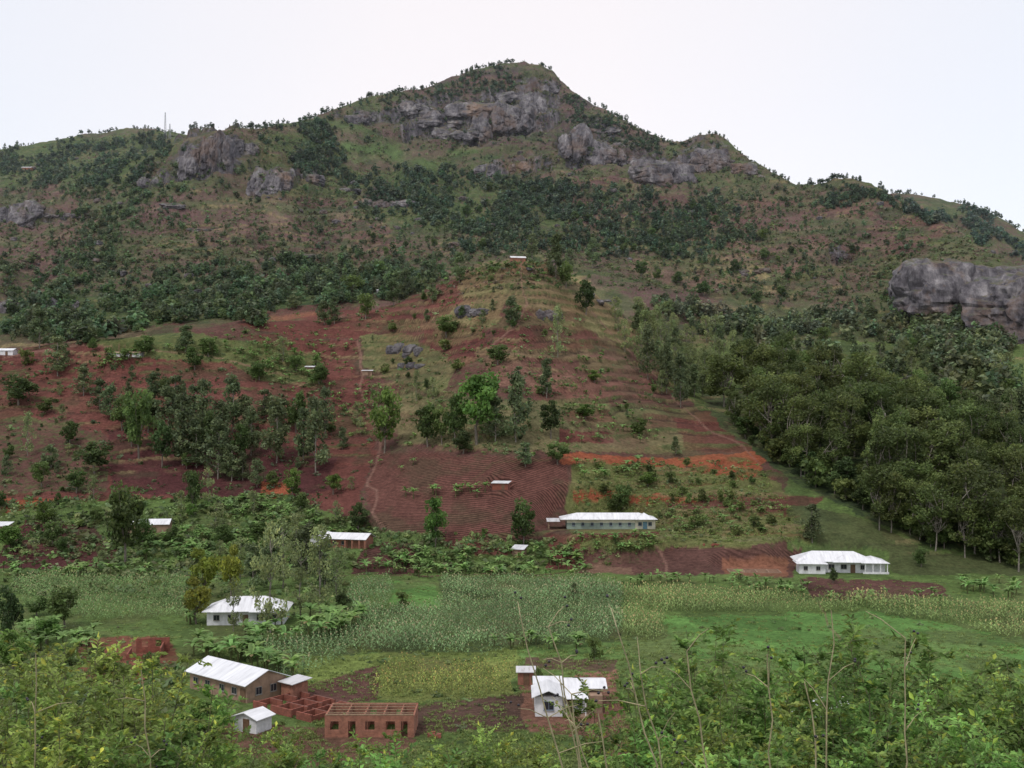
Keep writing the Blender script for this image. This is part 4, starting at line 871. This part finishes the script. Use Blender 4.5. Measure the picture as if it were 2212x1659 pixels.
part(Geo().hip(-15,-.9,14.2,9.3,3.,1.6).hip(-9.5,-1.6,-3.5,5,3.05,1.75).hip(7.3,-1.6,13.4,5,3.05,1.75),'roof',e,M_ROOF)
for x in(-11,-8.2,-5.4,-2.6,.2,3,5.8): window(e,x,-.07,1.,.9,1.,0,M_FRAMEB)
for x in(9,12): window(e,x,.09,1.,1.1,1.1,0,M_FRAMEB)
door(e,10.5,.1,0,1.1,2.1,0,M_DOORB)
part(Geo().shed(-19,0,-15,6,2.3,2.8),'lean_to_roof',e,M_ROOF_OLD)
for y in(.5,5): part(Geo().box(-.15,0,-1,.15,.3,2.2),'post',e,M_TIMBER,(-18.4,y,0))
e=thing('villa','white bungalow with hipped white roof and columned veranda','house','villa',-6)
part(Geo().box(-8,2.5,-1.2,8.5,11,3.).box(-11.5,-.6,-1.2,-4.6,5,2.7),'wall',e,M_WHITE)
part(Geo().hip(-12.2,1.7,9.3,12,3.1,2.3).hip(-12.3,-1.4,-4,6.5,2.8,1.3).hip(-2.5,.2,5,7,3.15,1.6).hip(5,.6,12.6,10.5,2.95,1.3),'roof',e,M_ROOF)
for x in(-2.5,.8): window(e,x,2.45,1.,1.6,1.3,0)
for x in(-9.8,-6.5): window(e,x,-.65,1.,1.1,1.1,0)
window(e,5.8,2.45,1,1.2,1.2,0)
door(e,3.2,2.45,0,1.1,2.2,0,M_DOOR)
for x in(6.2,8.2,10.2,12.): part(Geo().box(-.14,-.14,-.8,.14,.14,2.85),'column',e,M_WHITE,(x,1.1,0))
part(Geo().box(5.6,.8,-.8,12.4,1.,.55),'balustrade',e,M_WHITE);part(Geo().box(8.6,2.6,-1,11.8,9.5,2.8),'wall',e,M_WHITE)
e=thing('cottage','white walled cottage with angular white sheet roofs on bare earth','house','cottage',0)
part(Geo().box(-4,0,-.8,0,6,2.9).box(0,1.6,-.8,3.4,7,2.9),'wall',e,M_WHITE)
part(Geo().box(3.4,1.7,-.8,6,8,2.6).box(-4.2,6.2,-.8,3.4,10,2.6),'wall',e,M_TAN,label='unplastered brown wall')
part(Geo().gable(-4.5,-.7,.4,6.6,2.95,1.,'y').shed(.45,-.4,3.8,3.4,2.7,3.3).gable(.5,3.5,6.9,10.4,3.25,.7,'x').shed(-4.2,6.7,.4,10,3.2,3.6),'roof',e,M_ROOF)
window(e,-2,-.05,.95,1.5,1.3,0,M_FRAMEB);window(e,2.6,1.55,.95,.9,1.2,0,M_FRAMEB);door(e,1.1,1.55,0,.95,2.1)
for x in(.6,3.4): part(Geo().box(-.08,-.08,-.3,.08,.08,2.65),'porch_post',e,M_WHITE,(x,-.1,0))
part(Geo().box(.2,-.6,-.4,3.8,1.5,.15),'porch_floor',e,M_TAN)
e=thing('latrine','small brick outhouse with flat sheet roof','outhouse','latrine',0)
part(Geo().box(-1.4,0,-.5,1.3,2.4,2.1),'wall',e,M_BRICK);part(Geo().shed(-1.7,-.4,1.6,2.9,2.2,2.5),'roof',e,M_ROOF_OLD);door(e,0,-.05,0,.8,1.8)
e=thing('hall','long brown walled building with pale sheet gable roof','building','hall',-40)
part(gwalls(15,7.5,2.9,1.5),'wall',e,M_TAN);part(Geo().gable(-8,-.7,8,8.2,2.85,1.75),'roof',e,M_ROOF)
for x in(-5.8,-2.6,1.2,4.4): window(e,x,-.05,1.,1.3,1.1)
door(e,6.6,-.05);window(e,7.55,2.2,1.,1.2,1.2,math.pi/2);window(e,7.55,5.,1.,1.2,1.2,math.pi/2)
part(Geo().shed(7.9,5.5,11.5,9.5,2.5,2.9),'porch_roof',e,M_ROOF_OLD);part(Geo().box(8.2,6,-1,11,9,2.4),'wall',e,M_BRICK,label='brick annex wall')
e=thing('garden_shed','small white walled shed with light gable roof','shed','shed',-28)
part(gwalls(3.9,3.2,2.,.7,'y'),'wall',e,M_WHITE);part(Geo().gable(-2.4,-.4,2.4,3.6,2.,.8,'y'),'roof',e,M_ROOF);door(e,.2,-.05,0,.9,1.8,0,M_DOOR)
def wall_open(g,x0,x1,y,z0,z1,th,ops,axis='x'):
    def b(a0,a1,c0,c1):
        if a1-a0<.02 or c1-c0<.02:return
        if axis=='x': g.box(a0,y,c0,a1,y+th,c1)
        else: g.box(y,a0,c0,y+th,a1,c1)
    c=x0
    for (a,w,s,h) in sorted(ops):
        b(c,a,z0,z1);b(a,a+w,z0,s);b(a,a+w,s+h,z1);c=a+w
    b(c,x1,z0,z1)
e=thing('unfinished_brick_house','roofless brick house shell with open windows and ceiling beams','house','brickshell',0)
g=Geo();L2=6.1
wall_open(g,-L2,L2,0,-.6,3.,.22,[(-5.4,1.2,1.,1.2),(-2.9,1.,0,2.2),(-.6,1.3,1.,1.2),(2.2,1.3,1.,1.2),(4.3,.9,0,2.2)])
wall_open(g,-L2,L2,6.4,-.6,3.,.22,[(-4.6,1.2,1.,1.2),(-1,1.2,1.,1.2),(3,1.2,1.,1.2)])
for x in(-L2,-3.4,-.9,1.7,4.,L2-.22): wall_open(g,.225,6.395,x,-.6,2.9 if abs(x)<6 else 3.,.22,[(2.6,1.,0,2.1)] if abs(x)<6 else [(2.4,1.2,1.,1.2)],'y')
part(g,'wall',e,M_BRICK)
for y in(1.2,2.7,4.2,5.6): part(Geo().box(-5.9,-.05,0,5.9,.05,.12),'beam',e,M_TIMBER,(0,y,3.02))
part(Geo().box(-6.,-.04,0,6.,.2,.16),'ring_beam',e,M_TIMBER,(0,0,3.005))
e=thing('brick_foundation','knee-high red brick room walls of unfinished house','foundation','foundation',-38)
g=Geo()
for y in(0,3,5.8,8.4): wall_open(g,-6.5,6.5,y,-.5,.95 if y else 1.1,.25,[(-3.5,1,0,2),(2.2,1,0,2)])
for x in(-6.5,-2.,1.2,3.6,6.25):
    for a,b in((.26,2.99),(3.26,5.79),(6.06,8.39)): g.box(x,a,-.5,x+.25,b,.9)
part(g,'wall',e,M_BRICKD)
e=thing('grove_house','white house with hipped pale roof behind feathery trees','house','grovehouse',4)
part(Geo().box(-8,0,-.8,8,9,2.9),'wall',e,M_WHITE);part(Geo().hip(-8.9,-.9,8.9,9.9,3.,2.4).hip(1,-2,7,5,3.05,1.6).hip(-7,-1.5,-2,5,3.05,1.5),'roof',e,M_ROOF)
for x in(-6,-3,3,6): window(e,x,-.05,1.,1.3,1.2)
door(e,0,-.05)
e=thing('l_shaped_house','brick house with long white sheet roof and porch arches','house','lhouse',-14)
part(gwalls(14,6,2.7,1.2,'x',-5,2),'wall',e,M_BRICK);part(Geo().box(-9.5,4,-1,-5.02,11,2.7),'wall',e,M_WHITE,label='white plastered rear wall')
part(Geo().gable(-5.6,.6,9.6,8.8,2.75,1.5).hip(-10,3.4,-3.5,11.6,2.9,1.6),'roof',e,M_ROOF)
for x in(-3.6,-.8,2.): window(e,x,1.95,1.,1.2,1.1)
door(e,4.,1.95)
for x in(3.,5.2,7.4,9.2): part(Geo().box(-.2,-.15,-1,.2,.15,2.6),'porch_pier',e,M_BRICK,(x,.9,0))
def hut(site,nm,lab,w,d,h,yaw,wm,rm,rise=.5,kind='shed'):
    e=thing(nm,lab,'hut',site,yaw)
    part(gwalls(w,d,h,rise*.9 if kind=='gable' else 0,'x'),'wall',e,wm)
    part(Geo().gable(-w/2-.4,-.4,w/2+.4,d+.4,h+.05,rise) if kind=='gable' else Geo().shed(-w/2-.4,-.4,w/2+.4,d+.4,h+.05,h+.05+rise),'roof',e,rm)
    door(e,w*.2,-.05,0,.8,1.7);return e
hut('fieldhut','brick_hut','small red brick hut with white roof in ploughed field',5,3.6,2.1,-12,M_BRICKD,M_ROOF)
hut('farmhouse','farmhouse','low farmhouse with white roof among banana plants',14,7,2.6,8,M_TAN,M_ROOF,1.4,'gable')
hut('annex','tilted_shed','little shed with tilted white sheet roof',3.4,3,1.8,-20,M_TAN,M_ROOF,.9)
hut('spurhut','hilltop_hut','brick hut with pale roof on grassy hilltop',6.5,4,2.3,10,M_BRICK,M_ROOF_OLD,1.,'gable')
hut('tinhut','tin_hut','tiny hut with tin roof beside footpath',4.,3,2.,0,M_TAN,M_ROOF,.4)
hut('longhut','long_hut','long low hut with dull tin roof among bananas',14,4,1.8,0,M_WHITE,M_TAN,.7,'gable')
hut('edgehut','field_house','white roofed house at edge of red field',9,5,2.2,0,M_WHITE,M_ROOF,1.,'gable')
hut('farhut','mountain_hut','small brick hut high on wooded ridge',11,5,3.,0,M_BRICK,M_ROOF_OLD,1.2,'gable')
hut('glasshut','shiny_roof_hut','small hut with shiny roof between trees',4.5,3,2.,0,M_WHITE,M_ROOF,.9)
hut('hut2','shaded_hut','small hut with tin roof under trees',3.5,3,1.8,0,M_TAN,M_ROOF,.6)
hut('hiddenhut','roadside_house','grey roofed house screened by leafy bushes',7,5,2.2,15,M_WHITE,M_ROOF_OLD,1.,'gable')
hut('edgehut2','roadside_hut','small hut with pale roof near red bank',4,4,2.2,0,M_TAN,M_ROOF,.9)
e=thing('brick_ruin','low roofless red brick walls beside banana plants','ruin','ruin',12)
g=Geo();wall_open(g,-6,3,0,-.6,.9,.25,[(-4.6,1.1,.5,2.),(-2,1,0,3)]);wall_open(g,0,6,6,-.6,2.6,.25,[(1,1.1,1,1.2),(3.4,1.1,1,1.2)])
for x,h in((-6,.6),(-1,1.),(4.75,1.8)): g.box(x,.26,-.6,x+.25,5.99,h)
part(g,'wall',e,M_BRICKD)
e=thing('house_foundation','low pale room outlines on orange earth pad','foundation','slab',-4)
g=Geo()
for y in(0,2.6,5.6): g.box(-7,y,-.3,7,y+.25,.35)
for x in(-7,-3,.5,3.6,6.75): g.box(x,.26,-.3,x+.25,2.59,.3).box(x,2.86,-.3,x+.25,5.59,.3)
part(g,'wall',e,M_TAN)
for (u,p,w) in [(1535,1178,5),(935,1592,1.6),(1010,1178,3)]:
    q=pick(u,p)[0];g=Geo()
    for k in range(26):
        x=random.uniform(-w/2,w/2);y=random.uniform(-.8,.8);z=random.uniform(-.1,.55)*(1-abs(x)/w);g.box(x,y,z-.3,x+.55,y+.4,z+.15)
    o=add_obj('brick_pile',g.mesh('brick_pile',M_BRICKD),label='heap of loose red bricks on bare ground',category='brick pile',group='brick piles');o.location=q[:3]
for (u,h) in((357,30),(367,17)):
    q=pick(u,300)[0];p=[];w=1.2
    for sx,sy in((-1,-1),(1,-1),(1,1),(-1,1)): p.append(tube([(sx*w,sy*w,-3),(sx*.3,sy*.3,h)],[.16,.13],4))
    n=9
    for k in range(n):
        f0=1-k/n*.75;f1=1-(k+1)/n*.75;z0=h*k/n;z1=h*(k+1)/n
        p.append(tube([(-w*f0,-w*f0,z0),(w*f1,-w*f1,z1)],[.07,.07],4));p.append(tube([(w*f0,w*f0,z0),(-w*f1,w*f1,z1)],[.07,.07],4));p.append(tube([(-w*f1,-w*f1,z1),(w*f1,-w*f1,z1)],[.07,.07],4))
    a,b=merge(p);o=add_obj('radio_mast',build_mesh('radio_mast',a,b,[M_STEEL]),label='thin steel lattice radio mast on wooded ridge',category='mast',group='radio masts on the ridge');o.location=q[:3]
# ------------------------------------------------------------ foreground bushes
def leafset(B,D,Lg,r,wd=.5):
    n=len(B);D=D/np.linalg.norm(D,axis=1)[:,None]
    s=r.normal(size=(n,3))*.55+np.array([0,-.4,1.]);w=np.cross(D,s);w/=np.linalg.norm(w,axis=1)[:,None]+1e-9;up=np.cross(w,D)
    L_=Lg[:,None];m=B+D*L_*.5
    V=np.stack([B,m-w*L_*wd*.5+up*L_*.08,B+D*L_-up*L_*.12,m+w*L_*wd*.5+up*L_*.08],1)
    return V.reshape(-1,3),np.arange(n*4).reshape(-1,4)
def gen_bush(seed,base,leafL=.1,stems=15,H=4.,spreadw=.8,tw=24,lp=16):
    r=np.random.default_rng(seed);tp=[];B=[];D=[];Cc=[]
    for s in range(stems):
        az=r.uniform(0,6.28);lean=r.uniform(.05,.5)*spreadw;h=H*r.uniform(.55,1.);t=np.linspace(0,1,9)
        rr=lean*h*(t**1.3);P=np.stack([math.cos(az)*rr,math.sin(az)*rr,h*t-.25*h*lean*t**3],1)+np.cumsum(r.normal(size=(9,3))*.04,0)
        P[0]=(math.cos(az)*.12,math.sin(az)*.12,-.3)
        tp.append(tube(P,np.linspace(.02,.003,9),5))
        ks=r.uniform(.75,1.25)
        for k in range(tw):
            f=r.uniform(.4,1.)**.8;i=min(int(f*8),7);p=P[i]+(P[i+1]-P[i])*(f*8-i)
            a=r.uniform(0,6.28);el=r.uniform(-.3,1.);l=r.uniform(.2,.65)*(1.15-f*.45);d=np.array([math.cos(a)*math.cos(el),math.sin(a)*math.cos(el),math.sin(el)])
            q=p+d*l*.5;e_=p+d*l+np.array([0,0,-.1*l]);tp.append(tube([p,q,e_],[.004,.003,.002],3))
            kt=r.uniform(.6,1.35)*ks
            for j in range(lp):
                g=.1+.9*j/lp;b=p+(e_-p)*g;sd=1 if j%2 else -1
                side=np.array([-math.sin(a),math.cos(a),0])*sd;dd=side*.9+d*.6+r.normal(size=3)*.35+np.array([0,0,.05]);B.append(b);D.append(dd);Cc.append(kt)
    B=np.array(B);D=np.array(D);Cc=np.array(Cc);n=len(B)
    V,Fc=leafset(B,D,leafL*r.uniform(.6,1.35,n),r)
    c=np.array(base)[None]*(Cc*r.uniform(.7,1.35,n))[:,None];y=(r.random(n)<.1)[:,None];c=np.where(y,c*np.array([1.5,1.15,.8]),c)
    TV,TF=merge(tp);return TV,TF,V,Fc,np.repeat(c,4,0),H
BU={}
for nm,base,k,ll in (('olive',(.22,.31,.075),4,.085),('green',(.165,.28,.07),4,.10)):
    BU[nm]=[]
    for s in range(k):
        TV,TF,V,Fc,c,H=gen_bush(700+s+len(nm)*10,base,ll)
        BU[nm].append((build_mesh('bush_stems',TV,TF,[M_TWIG]),build_mesh('bush_leaves',V,Fc,[M_LEAF],col=c),H))
def bush(u,top,Y,kind,wf=1.):
    if random.random()<.22: kind='green' if kind=='olive' else 'olive'
    x=(u-CX)/F*Y;gz=float(zat(x,Y));zt=CZ+(HY-top)/F*Y;a,b,H=random.choice(BU[kind]);h=zt-gz
    s=h/(H*.98)
    e=add_obj('leafy_bush',None,label='yellow-green leafy bush on steep bank' if kind=='olive' else 'fresh green leafy bush on steep bank',category='bush',group='bushes on the near bank')
    e.location=(x,Y,gz);e.scale=(s*wf,s*wf,s);e.rotation_euler=(0,0,random.uniform(0,6.28))
    add_obj('stem',a,e);add_obj('foliage',b,e)
for (u,t,Y) in [(-40,1440,9),(20,1410,11),(80,1365,12),(130,1420,10),(190,1390,13),(250,1370,13),(310,1420,11),(370,1480,13),(60,1480,8.5),(180,1490,8.5),(300,1530,9),(410,1520,10),(470,1565,10),(540,1600,11),(-20,1540,7.5),(120,1550,7.5),(240,1590,7.5),(360,1590,8),(460,1620,8.5),(600,1615,10),(660,1622,11),(720,1635,10),(860,1620,10),(900,1622,11),(960,1628,11),(1030,1612,12),(1090,1590,13),(1150,1598,12),(1220,1622,12),(1060,1560,14),(0,1470,10),(220,1450,10),(340,1500,9.5),(1000,1600,13)]:
    bush(u,t,Y,'olive',.9)
for (u,t,Y) in [(1290,1615,13),(1350,1550,13),(1400,1440,14),(1450,1405,13),(1540,1345,14),(1600,1400,12),(1660,1450,14),(1720,1430,12),(1790,1375,14),(1860,1355,13),(1920,1330,14),(1990,1370,12),(2050,1440,13),(2120,1460,12),(2190,1430,13),(2260,1420,12),(1400,1560,10),(1500,1500,10),(1600,1520,9),(1700,1540,10),(1800,1490,10),(1900,1470,10),(2000,1500,10),(2100,1530,9),(2200,1530,10),(1460,1600,9),(1560,1600,8.5),(1650,1610,8),(1750,1590,8),(1850,1580,8.5),(1950,1590,8),(2050,1600,8.5),(2150,1610,8),(780,1575,9.5),(820,1595,9),(1350,1625,9),(1750,1480,11.5),(1790,1500,11)]:
    bush(u,t,Y,'green',.9)
def dry(u0,u1,top,Y,bow):
    x0=(u0-CX)/F*Y;gz=float(zat(x0,Y));x1=(u1-CX)/F*(Y*.97);z1=CZ+(HY-top)/F*Y
    t=np.linspace(0,1,14)[:,None];a=np.array([0,0,-.2]);b=np.array([x1-x0,-.03*Y,z1-gz])
    P=a*(1-t)+b*t+np.sin(t*math.pi)*np.array([bow,0,.12])+np.random.default_rng(int(u0)).normal(size=(14,3))*.014
    p=[tube(P,np.linspace(.011,.004,14),5)];bp=[]
    for k in range(7,14):
        for _ in range(random.randint(0,2)):
            l=random.uniform(.08,.35);d=np.array([random.uniform(-1,1),random.uniform(-.6,.6),random.uniform(.1,1)]);d/=np.linalg.norm(d)
            q=P[k]+d*l;p.append(tube([P[k],P[k]+d*l*.6,q+np.array([0,0,-.03])],[.004,.003,.002],4))
            if random.random()<.6:
                for _ in range(2): bp.append((JV2*.011+q+np.random.normal(size=3)*.02,JF2))
    e=add_obj('dry_stem_plant',None,label='dry arching stem with bare twigs and dark berries',category='plant',group='dry stems on the near bank');e.location=(x0,Y,gz)
    A,B_=merge(p);add_obj('stem',build_mesh('dry_stem',A,B_,[M_DRY],smooth=True),e)
    if bp:
        A,B_=merge(bp);o=add_obj('berries',build_mesh('berries',A,B_,[M_BERRY],smooth=True),e);o['kind']='stuff'
for a in [(1480,1125,1320,8,-.12),(1500,1190,1345,7.5,-.1),(1440,1210,1440,8,-.1),(1560,1330,1350,7.5,.05),(1760,1795,1305,8,.0),(1620,1480,1400,7,.05),(1520,1230,1480,7.5,-.1),(1700,1650,1400,7.5,0),(1460,1290,1520,7,-.05),(1600,1380,1440,7,0),(1900,1960,1360,8,.05),(350,300,1430,8,.05),(70,76,1400,8,0),(1830,1740,1450,7,0)]:
    dry(*a)
# ------------------------------------------------------------ thin haze in the air over the far slopes
hm=bpy.data.materials.new('air_haze');hm.use_nodes=True;N=hm.node_tree.nodes;L=hm.node_tree.links
N.remove(N['Principled BSDF']);vs=N.new('ShaderNodeVolumeScatter');vs.inputs['Color'].default_value=(.78,.88,1,1);vs.inputs['Density'].default_value=.00007;L.new(vs.outputs[0],N['Material Output'].inputs['Volume'])
hb=Geo().box(-1500,560,-60,1500,1420,520)
add_obj('air_haze',hb.mesh('air_haze',hm),kind='structure',label='thin pale air haze over the far slopes',category='haze')
# ------------------------------------------------------------ world, light, camera
w=bpy.data.worlds.new('World');scene.world=w;w.use_nodes=True;N=w.node_tree.nodes;L=w.node_tree.links
bg=N['Background'];out=N['World Output']
SUN_EL=math.radians(58);SUN_AZ=math.radians(215)
sky=N.new('ShaderNodeTexSky');sky.sky_type='NISHITA';sky.sun_disc=False;sky.sun_elevation=SUN_EL;sky.sun_rotation=SUN_AZ
L.new(sky.outputs[0],bg.inputs[0]);bg.inputs[1].default_value=.05
tc=N.new('ShaderNodeTexCoord');sp=N.new('ShaderNodeSeparateXYZ');L.new(tc.outputs['Generated'],sp.inputs[0])
nz=N.new('ShaderNodeTexNoise');nz.inputs['Scale'].default_value=1.6;nz.inputs['Detail'].default_value=4;L.new(tc.outputs['Generated'],nz.inputs['Vector'])
ab=N.new('ShaderNodeMath');ab.operation='ABSOLUTE';L.new(sp.outputs[0],ab.inputs[0])
ad=N.new('ShaderNodeMath');ad.operation='MULTIPLY_ADD';ad.inputs[1].default_value=.25;L.new(nz.outputs[0],ad.inputs[0]);L.new(ab.outputs[0],ad.inputs[2])
cr=N.new('ShaderNodeValToRGB');cr.color_ramp.elements[0].position=.25;cr.color_ramp.elements[0].color=(.90,.82,.78,1);cr.color_ramp.elements[1].position=.62;cr.color_ramp.elements[1].color=(.76,.76,.78,1)
L.new(ad.outputs[0],cr.inputs[0])
b2=N.new('ShaderNodeBackground');L.new(cr.outputs[0],b2.inputs[0]);b2.inputs[1].default_value=1.0
asd=N.new('ShaderNodeAddShader');L.new(bg.outputs[0],asd.inputs[0]);L.new(b2.outputs[0],asd.inputs[1]);L.new(asd.outputs[0],out.inputs[0])
sl=bpy.data.lights.new('sun','SUN');sl.energy=1.5;sl.angle=math.radians(10);sl.color=(1,.96,.9)
so=bpy.data.objects.new('sun',sl);COLL.objects.link(so)
from mathutils import Vector
dv=Vector((math.sin(SUN_AZ)*math.cos(SUN_EL),math.cos(SUN_AZ)*math.cos(SUN_EL),math.sin(SUN_EL)))
so.rotation_euler=(-dv).to_track_quat('-Z','Y').to_euler();so.location=(0,0,300)
cam=bpy.data.cameras.new('camera');co=bpy.data.objects.new('camera',cam);COLL.objects.link(co)
co.location=(0,0,CZ);co.rotation_euler=(math.radians(90),0,0);cam.sensor_width=36;cam.lens=36*F/2212;cam.shift_y=70.5/2212;cam.clip_end=6000;cam.clip_start=.1
scene.camera=co
scene.view_settings.view_transform='Standard';scene.view_settings.look='None';scene.view_settings.exposure=0
print('bananas',NB,'woods',nw,'objects',len(bpy.data.objects))
